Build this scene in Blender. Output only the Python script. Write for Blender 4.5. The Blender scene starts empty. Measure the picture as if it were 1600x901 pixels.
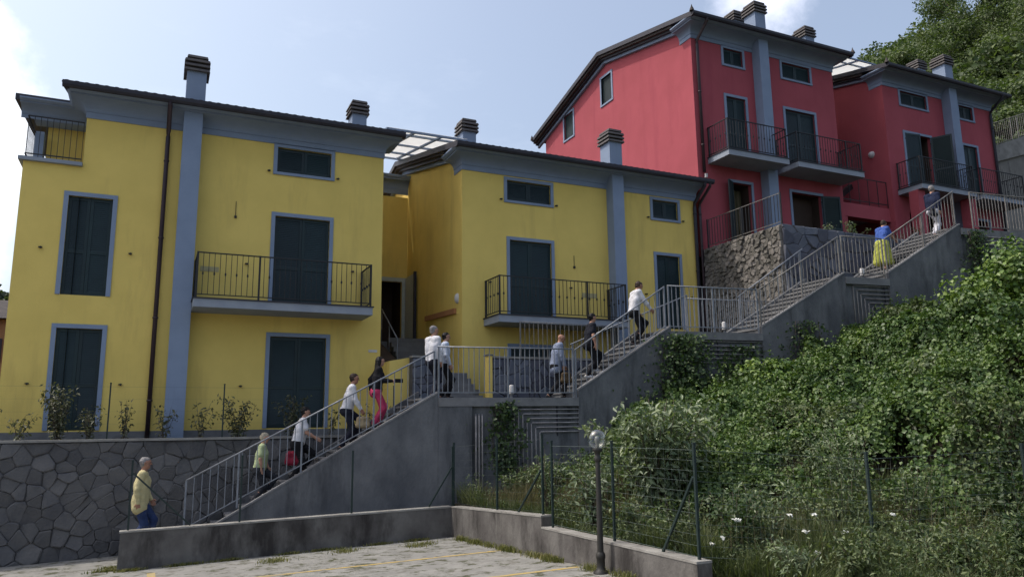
import bpy, bmesh, math, random
import numpy as np
from mathutils import Vector, Matrix

SC = bpy.context.scene
COL = SC.collection
R = math.radians
rng = np.random.default_rng(7)
random.seed(7)

# ---------------------------------------------------------------- camera
CAM_H = 2.5                                   # eye height; X runs along the facades, Y into the hill
cam_d = bpy.data.cameras.new("camera")
cam = bpy.data.objects.new("camera", cam_d)
COL.objects.link(cam)
cam_d.sensor_width = 36.0
cam_d.lens = 26.88
cam_d.clip_start = 0.05
cam_d.clip_end = 3000.0
_p, _r, _h = R(10.18), R(-0.707), R(24.996)
fw = Vector((math.sin(_h) * math.cos(_p), math.cos(_h) * math.cos(_p), math.sin(_p)))
rt = Vector((math.cos(_h), -math.sin(_h), 0.0))
up = rt.cross(fw)
rt2 = rt * math.cos(_r) + up * math.sin(_r)
up2 = -rt * math.sin(_r) + up * math.cos(_r)
cam.matrix_world = Matrix(((rt2.x, up2.x, -fw.x, 0), (rt2.y, up2.y, -fw.y, 0), (rt2.z, up2.z, -fw.z, CAM_H), (0, 0, 0, 1)))
SC.camera = cam

# ---------------------------------------------------------------- sun, sky, exposure
SUN_DIR = Vector((-0.47, 0.25, 0.85)).normalized()      # towards the sun: high, left, a little behind the houses
sun_d = bpy.data.lights.new("sun", 'SUN')
sun_d.energy = 1.8
sun_d.angle = R(0.6)
sun_d.color = (1.0, 0.95, 0.86)
sun = bpy.data.objects.new("sun", sun_d)
COL.objects.link(sun)
sun.rotation_euler = SUN_DIR.to_track_quat('Z', 'Y').to_euler()
sun.location = (-20, 5, 60)

SC.view_settings.view_transform = 'Standard'
SC.view_settings.look = 'None'
SC.view_settings.exposure = 0.58
SC.view_settings.gamma = 1.0
SC.view_settings.use_curve_mapping = False
SC.cycles.max_bounces = 6
SC.cycles.transparent_max_bounces = 12
SC.cycles.caustics_reflective = False
SC.cycles.caustics_refractive = False
try:
    SC.cycles.use_denoising = True
except Exception:
    pass

world = bpy.data.worlds.new("World")
SC.world = world
world.use_nodes = True
wn = world.node_tree
for n in list(wn.nodes):
    wn.nodes.remove(n)


def nd(tree, typ, **kw):
    n = tree.nodes.new(typ)
    for k, v in kw.items():
        setattr(n, k, v)
    return n


def build_world():
    L = wn.links.new
    out = nd(wn, 'ShaderNodeOutputWorld')
    bg = nd(wn, 'ShaderNodeBackground')
    bg.inputs['Strength'].default_value = 0.142
    sky = nd(wn, 'ShaderNodeTexSky')
    sky.sky_type = 'NISHITA'
    sky.sun_disc = False
    sky.sun_elevation = math.asin(SUN_DIR.z)
    sky.sun_rotation = math.atan2(SUN_DIR.x, SUN_DIR.y)
    sky.altitude = 200.0
    sky.air_density = 1.0
    sky.dust_density = 6.0
    sky.ozone_density = 1.6
    tc = nd(wn, 'ShaderNodeTexCoord')
    # thin high haze: a little even white over the whole dome
    hz = nd(wn, 'ShaderNodeMix', data_type='RGBA')
    hz.inputs[0].default_value = 0.14
    hz.inputs[7].default_value = (5.3, 5.7, 5.9, 1)
    L(sky.outputs[0], hz.inputs[6])
    last = hz.outputs[2]
    noise = nd(wn, 'ShaderNodeTexNoise')
    noise.inputs['Scale'].default_value = 5.0
    noise.inputs['Detail'].default_value = 8.0
    noise.inputs['Roughness'].default_value = 0.62
    L(tc.outputs['Generated'], noise.inputs['Vector'])
    thin = nd(wn, 'ShaderNodeTexNoise')
    thin.inputs['Scale'].default_value = 2.3
    thin.inputs['Detail'].default_value = 9.0
    thin.inputs['Roughness'].default_value = 0.68
    mp = nd(wn, 'ShaderNodeMapping')
    mp.inputs['Scale'].default_value = (1.0, 1.0, 3.0)
    mp.inputs['Location'].default_value = (0.35, 0.1, 0.2)
    L(tc.outputs['Generated'], mp.inputs['Vector'])
    L(mp.outputs[0], thin.inputs['Vector'])

    def mix_cloud(last, fac, col):
        m = nd(wn, 'ShaderNodeMix', data_type='RGBA')
        m.inputs[7].default_value = (*col, 1)
        L(last, m.inputs[6])
        L(fac, m.inputs[0])
        return m.outputs[2]

    # scattered wisps over the whole dome
    r1 = nd(wn, 'ShaderNodeMapRange')
    r1.inputs[1].default_value = 0.56
    r1.inputs[2].default_value = 0.80
    r1.inputs[3].default_value = 0.0
    r1.inputs[4].default_value = 0.10
    L(thin.outputs[0], r1.inputs[0])
    last = mix_cloud(last, r1.outputs[0], (8.0, 8.2, 8.8))

    def bank(last, direction, radius, amp, soft, col, strength):
        d = nd(wn, 'ShaderNodeVectorMath', operation='DISTANCE')
        d.inputs[1].default_value = direction
        L(tc.outputs['Generated'], d.inputs[0])
        a = nd(wn, 'ShaderNodeMath', operation='MULTIPLY_ADD')
        L(noise.outputs[0], a.inputs[0])
        a.inputs[1].default_value = -amp
        L(d.outputs['Value'], a.inputs[2])
        m = nd(wn, 'ShaderNodeMapRange')
        m.interpolation_type = 'SMOOTHSTEP'
        m.inputs[1].default_value = radius - amp * 0.5
        m.inputs[2].default_value = radius - amp * 0.5 - soft
        m.inputs[3].default_value = 0.0
        m.inputs[4].default_value = strength
        L(a.outputs[0], m.inputs[0])
        return mix_cloud(last, m.outputs[0], col)

    last = bank(last, tuple((Vector((-0.32, 0.87, 0.36))).normalized()), 0.85, 0.12, 0.80, (4.6, 5.7, 6.0), 0.16)   # thin veil round the cumulus
    last = bank(last, tuple((Vector((-0.29, 0.895, 0.33))).normalized()), 0.185, 0.17, 0.05, (7.6, 7.8, 8.2), 0.9)
    last = bank(last, tuple((Vector((-0.288, 0.94, 0.17))).normalized()), 0.17, 0.16, 0.08, (6.8, 7.1, 7.7), 0.85)
    last = bank(last, tuple((Vector((0.615, 0.60, 0.51))).normalized()), 0.075, 0.24, 0.08, (6.6, 6.8, 7.8), 0.8)
    L(last, bg.inputs['Color'])
    L(bg.outputs[0], out.inputs['Surface'])


build_world()


# ---------------------------------------------------------------- materials
def pmat(name, c1, c2=None, scale=4.0, rough=0.8, bump=0.0, bscale=30.0, spec=0.3, metal=0.0,
         stretch=(1, 1, 1), c3=None, c3_at=(0.6, 0.75), c3_scale=1.2, c3_stretch=(1, 1, 1), island=0.0, obj_rand=0.0,
         contrast=(0.35, 0.65), transl=0.0, detail=6.0):
    """Principled paint / stone / cloth: two tones mixed by noise, an optional stain tone, bump and per-piece variation."""
    m = bpy.data.materials.new(name)
    m.use_nodes = True
    t = m.node_tree
    L = t.links.new
    b = t.nodes['Principled BSDF']
    b.inputs['Roughness'].default_value = rough
    b.inputs['Metallic'].default_value = metal
    b.inputs['Specular IOR Level'].default_value = spec
    geo = nd(t, 'ShaderNodeNewGeometry')
    mp = nd(t, 'ShaderNodeMapping')
    mp.inputs['Scale'].default_value = stretch
    L(geo.outputs['Position'], mp.inputs['Vector'])
    col = None
    if c2 is not None:
        n = nd(t, 'ShaderNodeTexNoise')
        n.inputs['Scale'].default_value = scale
        n.inputs['Detail'].default_value = detail
        n.inputs['Roughness'].default_value = 0.6
        L(mp.outputs[0], n.inputs['Vector'])
        mr = nd(t, 'ShaderNodeMapRange')
        mr.inputs[1].default_value, mr.inputs[2].default_value = contrast
        L(n.outputs[0], mr.inputs[0])
        mx = nd(t, 'ShaderNodeMix', data_type='RGBA')
        mx.inputs[6].default_value = (*c1, 1)
        mx.inputs[7].default_value = (*c2, 1)
        L(mr.outputs[0], mx.inputs[0])
        col = mx.outputs[2]
    if c3 is not None:
        mp3 = nd(t, 'ShaderNodeMapping')
        mp3.inputs['Scale'].default_value = c3_stretch
        mp3.inputs['Location'].default_value = (3.1, 7.7, 1.3)
        L(geo.outputs['Position'], mp3.inputs['Vector'])
        n3 = nd(t, 'ShaderNodeTexNoise')
        n3.inputs['Scale'].default_value = c3_scale
        n3.inputs['Detail'].default_value = 7.0
        n3.inputs['Roughness'].default_value = 0.65
        L(mp3.outputs[0], n3.inputs['Vector'])
        mr3 = nd(t, 'ShaderNodeMapRange')
        mr3.inputs[1].default_value, mr3.inputs[2].default_value = c3_at
        L(n3.outputs[0], mr3.inputs[0])
        mx3 = nd(t, 'ShaderNodeMix', data_type='RGBA')
        if col is None:
            mx3.inputs[6].default_value = (*c1, 1)
        else:
            L(col, mx3.inputs[6])
        mx3.inputs[7].default_value = (*c3, 1)
        L(mr3.outputs[0], mx3.inputs[0])
        col = mx3.outputs[2]
    if island or obj_rand:
        hs = nd(t, 'ShaderNodeHueSaturation')
        src = geo.outputs['Random Per Island']
        if obj_rand:
            oi = nd(t, 'ShaderNodeObjectInfo')
            src = oi.outputs['Random']
        amt = island or obj_rand
        mv = nd(t, 'ShaderNodeMapRange')
        mv.inputs[3].default_value, mv.inputs[4].default_value = 1 - amt, 1 + amt
        L(src, mv.inputs[0])
        L(mv.outputs[0], hs.inputs['Value'])
        mh = nd(t, 'ShaderNodeMapRange')
        mh.inputs[3].default_value, mh.inputs[4].default_value = 0.5 + amt * 0.05, 0.5 - amt * 0.05
        L(src, mh.inputs[0])
        L(mh.outputs[0], hs.inputs['Hue'])
        if col is None:
            hs.inputs['Color'].default_value = (*c1, 1)
        else:
            L(col, hs.inputs['Color'])
        col = hs.outputs[0]
    if col is None:
        b.inputs['Base Color'].default_value = (*c1, 1)
    else:
        L(col, b.inputs['Base Color'])
    if bump:
        nb = nd(t, 'ShaderNodeTexNoise')
        nb.inputs['Scale'].default_value = bscale
        nb.inputs['Detail'].default_value = 5.0
        L(mp.outputs[0], nb.inputs['Vector'])
        bp = nd(t, 'ShaderNodeBump')
        bp.inputs['Strength'].default_value = bump
        bp.inputs['Distance'].default_value = 0.02
        L(nb.outputs[0], bp.inputs['Height'])
        L(bp.outputs[0], b.inputs['Normal'])
    if transl:
        tr = nd(t, 'ShaderNodeBsdfTranslucent')
        if col is not None:
            g = nd(t, 'ShaderNodeMix', data_type='RGBA')
            g.blend_type = 'MULTIPLY'
            g.inputs[0].default_value = 1.0
            g.inputs[7].default_value = (1.3, 1.5, 0.6, 1)
            L(col, g.inputs[6])
            L(g.outputs[2], tr.inputs['Color'])
        ms = nd(t, 'ShaderNodeMixShader')
        ms.inputs[0].default_value = transl
        L(b.outputs[0], ms.inputs[1])
        L(tr.outputs[0], ms.inputs[2])
        L(ms.outputs[0], t.nodes['Material Output'].inputs['Surface'])
    return m


M = {}
M['yellow'] = pmat('yellow_plaster', (0.77, 0.585, 0.170), (0.70, 0.53, 0.150), 0.9, 0.92, 0.25, 60, 0.15,
                   c3=(0.58, 0.43, 0.13), c3_at=(0.52, 0.80), c3_scale=0.9, c3_stretch=(2.2, 2.2, 0.35))
M['red'] = pmat('red_plaster', (0.385, 0.088, 0.108), (0.345, 0.078, 0.095), 0.9, 0.92, 0.25, 60, 0.15,
                c3=(0.30, 0.062, 0.084), c3_at=(0.52, 0.80), c3_scale=0.7, c3_stretch=(2.2, 2.2, 0.35))
M['trim'] = pmat('grey_trim_paint', (0.235, 0.295, 0.405), (0.21, 0.265, 0.365), 1.5, 0.85, 0.15, 50, 0.2,
                 c3=(0.19, 0.235, 0.32), c3_at=(0.6, 0.85), c3_scale=0.9, c3_stretch=(2.5, 2.5, 0.3))
M['slab'] = pmat('balcony_concrete', (0.30, 0.33, 0.38), (0.25, 0.28, 0.33), 2.0, 0.85, 0.15, 40, 0.2)
M['shutter'] = pmat('dark_green_shutter', (0.007, 0.024, 0.028), (0.005, 0.019, 0.023), 3.0, 0.5, 0.0, 30, 0.4, obj_rand=0.18)
M['darkroom'] = pmat('dark_interior', (0.050, 0.034, 0.027), (0.065, 0.046, 0.036), 2.0, 0.9)  # unlit depth of rooms and openings put into the colour
M['iron'] = pmat('black_iron', (0.012, 0.013, 0.016), (0.02, 0.02, 0.022), 8.0, 0.55, 0.0, 30, 0.4)
M['roof'] = pmat('dark_roof_tile', (0.05, 0.045, 0.045), (0.085, 0.072, 0.066), 3.0, 0.85, 0.3, 40, 0.2)
M['fascia'] = pmat('dark_brown_fascia', (0.024, 0.024, 0.034), (0.034, 0.032, 0.042), 4.0, 0.55, 0.0, 30, 0.35)
M['pipe_brown'] = pmat('brown_downpipe', (0.045, 0.026, 0.032), (0.032, 0.02, 0.026), 4.0, 0.45, 0.0, 30, 0.4)
M['cap'] = pmat('chimney_cap_concrete', (0.075, 0.07, 0.075), (0.12, 0.11, 0.105), 5.0, 0.9, 0.2, 30)
M['stair'] = pmat('stair_concrete', (0.088, 0.092, 0.101), (0.158, 0.161, 0.168), 1.5, 0.92, 0.6, 25, 0.2, stretch=(1, 1, 0.6), contrast=(.36,.66),
                  c3=(0.042, 0.044, 0.048), c3_at=(0.50, 0.72), c3_scale=1.25, c3_stretch=(1.6, 1.6, 0.32))
M['stairtop'] = pmat('stair_tread_concrete', (0.20, 0.20, 0.205), (0.145, 0.145, 0.15), 3.0, 0.92, 0.3, 40, 0.2,
                     c3=(0.09, 0.09, 0.09), c3_at=(0.58, 0.75), c3_scale=2.5)
M['lowwall'] = pmat('low_wall_concrete', (0.090, 0.083, 0.079), (0.165, 0.156, 0.146), 1.7, 0.95, 0.45, 22, 0.2, stretch=(1, 1, 0.8),
                    c3=(0.042, 0.038, 0.036), c3_at=(0.48, 0.66), c3_scale=1.6, c3_stretch=(1.0, 1.0, 0.4))
M['coping'] = pmat('low_wall_coping', (0.29, 0.28, 0.26), (0.20, 0.19, 0.175), 3.0, 0.95, 0.4, 30, 0.2,
                   c3=(0.10, 0.095, 0.08), c3_at=(0.6, 0.75), c3_scale=3.0)
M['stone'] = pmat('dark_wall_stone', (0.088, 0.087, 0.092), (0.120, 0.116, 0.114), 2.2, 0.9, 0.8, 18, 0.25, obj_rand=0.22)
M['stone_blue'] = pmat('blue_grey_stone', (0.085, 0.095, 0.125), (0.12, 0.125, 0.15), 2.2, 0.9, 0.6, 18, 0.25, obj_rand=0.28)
M['stone_sunlit'] = pmat('sunlit_tan_stone', (0.135, 0.125, 0.112), (0.20, 0.185, 0.165), 3.0, 0.9, 0.8, 22, 0.2, obj_rand=0.30)  # warm sunlight on the terrace side put into the stone colour
M['mortar'] = pmat('dark_mortar', (0.058, 0.057, 0.062), (0.09, 0.087, 0.088), 6.0, 0.95, 0.4, 40)
M['steel'] = pmat('galvanised_steel', (0.25, 0.265, 0.30), (0.17, 0.185, 0.21), 6.0, 0.5, 0.0, 30, 0.5, metal=0.35)
M['steel_tan'] = pmat('weathered_steel', (0.205, 0.195, 0.185), (0.13, 0.122, 0.115), 6.0, 0.55, 0.0, 30, 0.5, metal=0.2)
M['conduit'] = pmat('grey_pipe', (0.30, 0.285, 0.29), (0.19, 0.18, 0.18), 5.0, 0.6, 0.0, 30, 0.4)
M['green_post'] = pmat('dark_green_fence_paint', (0.010, 0.022, 0.022), (0.016, 0.03, 0.027), 6.0, 0.5, 0.0, 30, 0.4)
M['wire_dark'] = pmat('thin_dark_wire', (0.05, 0.065, 0.06), (0.08, 0.095, 0.09), 6.0, 0.6, 0.0, 30, 0.4)
M['wire'] = pmat('fence_wire', (0.09, 0.12, 0.11), (0.15, 0.18, 0.17), 6.0, 0.6, 0.0, 30, 0.4)
M['lot'] = None
M['paint_y'] = pmat('worn_yellow_paint', (0.42, 0.30, 0.09), (0.27, 0.245, 0.19), 9.0, 0.9, 0.3, 60, 0.2, contrast=(0.42, 0.66))
M['soil'] = pmat('dark_soil', (0.028, 0.026, 0.018), (0.052, 0.044, 0.030), 2.0, 0.98, 0.6, 15, 0.1)
M['hill'] = pmat('wooded_hill_ground', (0.035, 0.05, 0.02), (0.06, 0.07, 0.03), 0.3, 0.98, 0.6, 3, 0.1)
M['white'] = pmat('white_plastic', (0.56, 0.55, 0.55), (0.48, 0.47, 0.47), 6.0, 0.5)
M['doorgrey'] = pmat('grey_green_door_paint', (0.46, 0.50, 0.48), (0.40, 0.44, 0.42), 3.0, 0.7)
M['orange'] = pmat('orange_plaster', (0.42, 0.20, 0.09), (0.36, 0.17, 0.08), 1.0, 0.9)
M['concrete_light'] = pmat('pale_concrete', (0.26, 0.245, 0.22), (0.19, 0.18, 0.165), 1.5, 0.95, 0.5, 12, 0.2,
                           c3=(0.08, 0.075, 0.065), c3_at=(0.55, 0.72), c3_scale=1.4, c3_stretch=(2, 2, 0.4))
M['leaf_ivy'] = pmat('ivy_leaf', (0.058, 0.108, 0.026), (0.100, 0.155, 0.040), 0.9, 0.45, 0.0, 30, 0.35, island=0.45, transl=0.16,
                     c3=(0.040, 0.075, 0.026), c3_at=(0.50, 0.70), c3_scale=1.1)
M['leaf_shrub'] = pmat('pale_shrub_leaf', (0.11, 0.155, 0.075), (0.17, 0.21, 0.12), 2.0, 0.45, 0.0, 30, 0.45, island=0.42, transl=0.2)
M['leaf_garden'] = pmat('garden_shrub_leaf', (0.07, 0.085, 0.04), (0.11, 0.105, 0.06), 2.5, 0.5, 0.0, 30, 0.4, island=0.4, transl=0.2)
M['leaf_dark'] = pmat('dark_vine_and_shade_leaf', (0.028, 0.055, 0.018), (0.05, 0.085, 0.025), 2.0, 0.5, 0.0, 30, 0.35, island=0.45, transl=0.22)  # vines, and painted shade for bushes low on the bank
M['leaf_tree'] = pmat('tree_leaf', (0.062, 0.094, 0.034), (0.098, 0.132, 0.050), 0.25, 0.55, 0.0, 30, 0.3, island=0.42, transl=0.28)
M['leaf_far'] = pmat('far_tree_leaf', (0.05, 0.07, 0.04), (0.07, 0.085, 0.05), 0.3, 0.6, island=0.3, transl=0.2)
M['tuft'] = pmat('dry_green_tuft', (0.11, 0.12, 0.035), (0.17, 0.16, 0.06), 1.8, 0.6, 0.0, 30, 0.3, island=0.4, transl=0.25)
M['leaf_mix'] = pmat('grey_green_leaf', (0.068, 0.102, 0.040), (0.108, 0.138, 0.060), 1.5, 0.5, 0.0, 30, 0.35, island=0.5, transl=0.22)
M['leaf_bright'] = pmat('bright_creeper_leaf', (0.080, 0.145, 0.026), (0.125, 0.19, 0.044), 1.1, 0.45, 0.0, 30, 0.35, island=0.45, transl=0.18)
M['grass'] = pmat('weed_blade', (0.062, 0.088, 0.034), (0.10, 0.115, 0.05), 1.2, 0.6, 0.0, 30, 0.3, island=0.4, transl=0.25)
M['drygrass'] = pmat('dry_grass', (0.15, 0.13, 0.075), (0.10, 0.095, 0.048), 1.4, 0.7, 0.0, 30, 0.2, island=0.35, transl=0.25)
M['bark'] = pmat('bark', (0.07, 0.055, 0.04), (0.11, 0.09, 0.07), 4.0, 0.95, 0.6, 20)
M['petal'] = pmat('white_petal', (0.75, 0.75, 0.70), None, rough=0.7, transl=0.0)
M['lamp_post'] = pmat('dark_bronze_post', (0.022, 0.021, 0.019), (0.035, 0.032, 0.028), 5.0, 0.55, 0.0, 30, 0.4)


def glass_mat(name, tint, alpha_mix, rough=0.03):
    m = bpy.data.materials.new(name)
    m.use_nodes = True
    t = m.node_tree
    for n in list(t.nodes):
        t.nodes.remove(n)
    out = nd(t, 'ShaderNodeOutputMaterial')
    gl = nd(t, 'ShaderNodeBsdfGlossy')
    gl.inputs['Roughness'].default_value = rough
    tr = nd(t, 'ShaderNodeBsdfTransparent')
    tr.inputs['Color'].default_value = (*tint, 1)
    fr = nd(t, 'ShaderNodeLayerWeight')
    fr.inputs['Blend'].default_value = 0.35
    mr = nd(t, 'ShaderNodeMapRange')
    mr.inputs[3].default_value, mr.inputs[4].default_value = alpha_mix
    t.links.new(fr.outputs['Facing'], mr.inputs[0])
    ms = nd(t, 'ShaderNodeMixShader')
    t.links.new(mr.outputs[0], ms.inputs[0])
    t.links.new(tr.outputs[0], ms.inputs[1])
    t.links.new(gl.outputs[0], ms.inputs[2])
    t.links.new(ms.outputs[0], out.inputs['Surface'])
    return m


M['globe'] = glass_mat('clear_globe', (0.90, 0.92, 0.92), (0.04, 0.70))
M['patch'] = pmat('plastered_patch', (0.44, 0.38, 0.20), (0.38, 0.33, 0.18), 8.0)
M['bulb'] = pmat('frosted_bulb', (0.22, 0.22, 0.21), None, rough=0.3)


def poly_mat():
    """Milky polycarbonate: lets diffuse light through."""
    m = bpy.data.materials.new('milky_polycarbonate')
    m.use_nodes = True
    t = m.node_tree
    for n in list(t.nodes):
        t.nodes.remove(n)
    out = nd(t, 'ShaderNodeOutputMaterial')
    df = nd(t, 'ShaderNodeBsdfDiffuse')
    df.inputs['Color'].default_value = (0.75, 0.75, 0.75, 1)
    tr = nd(t, 'ShaderNodeBsdfTranslucent')
    tr.inputs['Color'].default_value = (0.88, 0.88, 0.86, 1)
    ms = nd(t, 'ShaderNodeMixShader')
    ms.inputs[0].default_value = 0.75
    t.links.new(df.outputs[0], ms.inputs[1])
    t.links.new(tr.outputs[0], ms.inputs[2])
    t.links.new(ms.outputs[0], out.inputs['Surface'])
    return m


M['poly'] = poly_mat()


def lot_mat():
    """Grass-block paving gone grey: pale concrete with mossy, soil-filled holes in staggered rows."""
    m = pmat('worn_grass_paving', (0.255, 0.25, 0.232), (0.19, 0.186, 0.174), 2.6, 0.95, 0.5, 45, 0.2,
             c3=(0.105, 0.098, 0.078), c3_at=(0.565, 0.70), c3_scale=2.4)
    t = m.node_tree
    L = t.links.new
    b = t.nodes['Principled BSDF']
    src = b.inputs['Base Color'].links[0].from_socket
    geo = [n for n in t.nodes if n.type == 'NEW_GEOMETRY'][0]
    # small holes of the blocks, visible only where moss has gathered
    br = nd(t, 'ShaderNodeTexBrick')
    br.inputs['Scale'].default_value = 2.2
    br.inputs['Mortar Size'].default_value = 0.05
    br.inputs['Color1'].default_value = (0, 0, 0, 1)
    br.inputs['Color2'].default_value = (0, 0, 0, 1)
    br.inputs['Mortar'].default_value = (1, 1, 1, 1)
    L(geo.outputs['Position'], br.inputs['Vector'])
    n1 = nd(t, 'ShaderNodeTexNoise')
    n1.inputs['Scale'].default_value = 3.4
    n1.inputs['Detail'].default_value = 7
    n1.inputs['Roughness'].default_value = 0.7
    L(geo.outputs['Position'], n1.inputs['Vector'])
    r1 = nd(t, 'ShaderNodeMapRange')
    r1.inputs[1].default_value, r1.inputs[2].default_value = 0.545, 0.62
    L(n1.outputs[0], r1.inputs[0])
    r2 = nd(t, 'ShaderNodeMapRange')
    r2.inputs[1].default_value, r2.inputs[2].default_value = 0.5, 0.62
    L(n1.outputs[0], r2.inputs[0])
    mu = nd(t, 'ShaderNodeMath', operation='MULTIPLY')
    L(r2.outputs[0], mu.inputs[0])
    L(br.outputs['Fac'], mu.inputs[1])
    mxx = nd(t, 'ShaderNodeMath', operation='MAXIMUM')
    L(r1.outputs[0], mxx.inputs[0])
    L(mu.outputs[0], mxx.inputs[1])
    mx = nd(t, 'ShaderNodeMix', data_type='RGBA')
    mx.inputs[7].default_value = (0.06, 0.062, 0.034, 1)
    L(src, mx.inputs[6])
    L(mxx.outputs[0], mx.inputs[0])
    L(mx.outputs[2], b.inputs['Base Color'])
    return m


M['lot'] = lot_mat()


# ---------------------------------------------------------------- object helpers
def tag(o, label=None, cat=None, group=None, kind=None):
    if label: o['label'] = label
    if cat: o['category'] = cat
    if group: o['group'] = group
    if kind: o['kind'] = kind
    return o


def thing(name, loc, label, cat, group=None):
    e = bpy.data.objects.new(name, None)
    COL.objects.link(e)
    e.location = loc
    e.empty_display_size = 0.2
    return tag(e, label, cat, group)


def wloc(o):
    v = Vector((0, 0, 0))
    while o is not None:
        v += o.location
        o = o.parent
    return v


class MB:
    """Collects faces in world coordinates; build() links them as one mesh object."""

    def __init__(s):
        s.v, s.f, s.m, s.sm = [], [], [], []

    def poly(s, pts, mi=0, smooth=False):
        i = len(s.v)
        s.v += [tuple(p) for p in pts]
        s.f.append(tuple(range(i, i + len(pts))))
        s.m.append(mi)
        s.sm.append(smooth)

    def hexa(s, p, mi=0):
        """8 corners: bottom 0-3 counter-clockwise, top 4-7."""
        i = len(s.v)
        s.v += [tuple(q) for q in p]
        for f in ((3, 2, 1, 0), (4, 5, 6, 7), (0, 1, 5, 4), (1, 2, 6, 5), (2, 3, 7, 6), (3, 0, 4, 7)):
            s.f.append(tuple(i + k for k in f))
            s.m.append(mi)
            s.sm.append(False)

    def box(s, x0, x1, y0, y1, z0, z1, mi=0):
        s.hexa([(x0, y0, z0), (x1, y0, z0), (x1, y1, z0), (x0, y1, z0), (x0, y0, z1), (x1, y0, z1), (x1, y1, z1), (x0, y1, z1)], mi)

    def bar(s, a, b, w, h=None, mi=0, upv=(0, 0, 1)):
        """Rectangular bar from a to b, w across, h along the other side."""
        h = h or w
        a, b = Vector(a), Vector(b)
        d = (b - a).normalized()
        u = Vector(upv)
        if abs(d.dot(u)) > 0.98:
            u = Vector((0, 1, 0))
        x = d.cross(u).normalized()
        y = x.cross(d).normalized()
        x, y = x * w / 2, y * h / 2
        s.hexa([a - x - y, a + x - y, a + x + y, a - x + y, b - x - y, b + x - y, b + x + y, b - x + y], mi)

    def tube(s, pts, r, n=8, mi=0, caps=True, smooth=True):
        pts = [Vector(p) for p in pts]
        rs = r if isinstance(r, (list, tuple)) else [r] * len(pts)
        rings = []
        for k, p in enumerate(pts):
            d = (pts[min(k + 1, len(pts) - 1)] - pts[max(k - 1, 0)]).normalized()
            u = Vector((0, 0, 1)) if abs(d.z) < 0.95 else Vector((1, 0, 0))
            x = d.cross(u).normalized()
            y = x.cross(d).normalized()
            i = len(s.v)
            for q in range(n):
                a = 2 * math.pi * q / n
                s.v.append(tuple(p + (x * math.cos(a) + y * math.sin(a)) * rs[k]))
            rings.append(i)
        for a, b in zip(rings, rings[1:]):
            for q in range(n):
                q2 = (q + 1) % n
                s.f.append((a + q, a + q2, b + q2, b + q))
                s.m.append(mi)
                s.sm.append(smooth)
        if caps:
            s.f.append(tuple(rings[0] + q for q in reversed(range(n))))
            s.f.append(tuple(rings[-1] + q for q in range(n)))
            s.m += [mi, mi]
            s.sm += [False, False]

    def lathe(s, c, prof, n=20, mi=0, smooth=True):
        c = Vector(c)
        rings = []
        for r, z in prof:
            i = len(s.v)
            for q in range(n):
                a = 2 * math.pi * q / n
                s.v.append((c.x + r * math.cos(a), c.y + r * math.sin(a), c.z + z))
            rings.append(i)
        for a, b in zip(rings, rings[1:]):
            for q in range(n):
                q2 = (q + 1) % n
                s.f.append((a + q, a + q2, b + q2, b + q))
                s.m.append(mi)
                s.sm.append(smooth)

    def extrude(s, prof, d, mi=0, smooth=False):
        """Closed profile (list of 3-D points) swept by vector d, with end caps."""
        d = Vector(d)
        n = len(prof)
        i = len(s.v)
        s.v += [tuple(Vector(p)) for p in prof] + [tuple(Vector(p) + d) for p in prof]
        for k in range(n):
            k2 = (k + 1) % n
            s.f.append((i + k, i + k2, i + n + k2, i + n + k))
            s.m.append(mi)
            s.sm.append(smooth)
        s.f.append(tuple(i + k for k in reversed(range(n))))
        s.f.append(tuple(i + n + k for k in range(n)))
        s.m += [mi, mi]
        s.sm += [False, False]

    def build(s, name, mats, parent=None, fix=True):
        if not s.v:
            return None
        mats = mats if isinstance(mats, (list, tuple)) else [mats]
        a = np.array(s.v, dtype=np.float64)
        c = Vector(((a[:, 0].min() + a[:, 0].max()) / 2, (a[:, 1].min() + a[:, 1].max()) / 2, a[:, 2].min()))
        me = bpy.data.meshes.new(name)
        me.from_pydata([tuple(q) for q in (a - np.array(c))], [], s.f)
        for mm in mats:
            me.materials.append(mm)
        me.polygons.foreach_set('material_index', s.m)
        me.polygons.foreach_set('use_smooth', s.sm)
        if fix:
            bm = bmesh.new()
            bm.from_mesh(me)
            bmesh.ops.recalc_face_normals(bm, faces=bm.faces)
            bm.to_mesh(me)
            bm.free()
        me.update()
        o = bpy.data.objects.new(name, me)
        COL.objects.link(o)
        if parent is not None:
            o.parent = parent
            o.location = c - wloc(parent)
        else:
            o.location = c
        return o


def put(mesh, name, world_loc, parent, rot=None):
    """One more object that shares a mesh with its look-alikes."""
    o = bpy.data.objects.new(name, mesh)
    COL.objects.link(o)
    o.parent = parent
    o.location = Vector(world_loc) - wloc(parent)
    if rot is not None:
        o.rotation_euler = rot
    return o


def grid_noise(seed, n=64):
    g = np.random.default_rng(seed).random((n, n))

    def f(x, y):
        x = np.asarray(x, float)
        y = np.asarray(y, float)
        xi = np.floor(x).astype(int)
        yi = np.floor(y).astype(int)
        tx, ty = x - xi, y - yi
        tx = tx * tx * (3 - 2 * tx)
        ty = ty * ty * (3 - 2 * ty)
        a = g[xi % n, yi % n]
        b = g[(xi + 1) % n, yi % n]
        c = g[xi % n, (yi + 1) % n]
        d = g[(xi + 1) % n, (yi + 1) % n]
        return (a * (1 - tx) + b * tx) * (1 - ty) + (c * (1 - tx) + d * tx) * ty
    return f


N1, N2, N3 = grid_noise(1), grid_noise(2), grid_noise(3)


# ================================================================ GROUND, LOT, HILL
def lotz(x, y):
    return 0.16 + 0.026 * (x - 6.03) + np.where(np.asarray(y) < 16.2, 0.045, 0.028) * (16.2 - np.asarray(y))


def structure(o):
    o['kind'] = 'structure'
    return o


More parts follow.
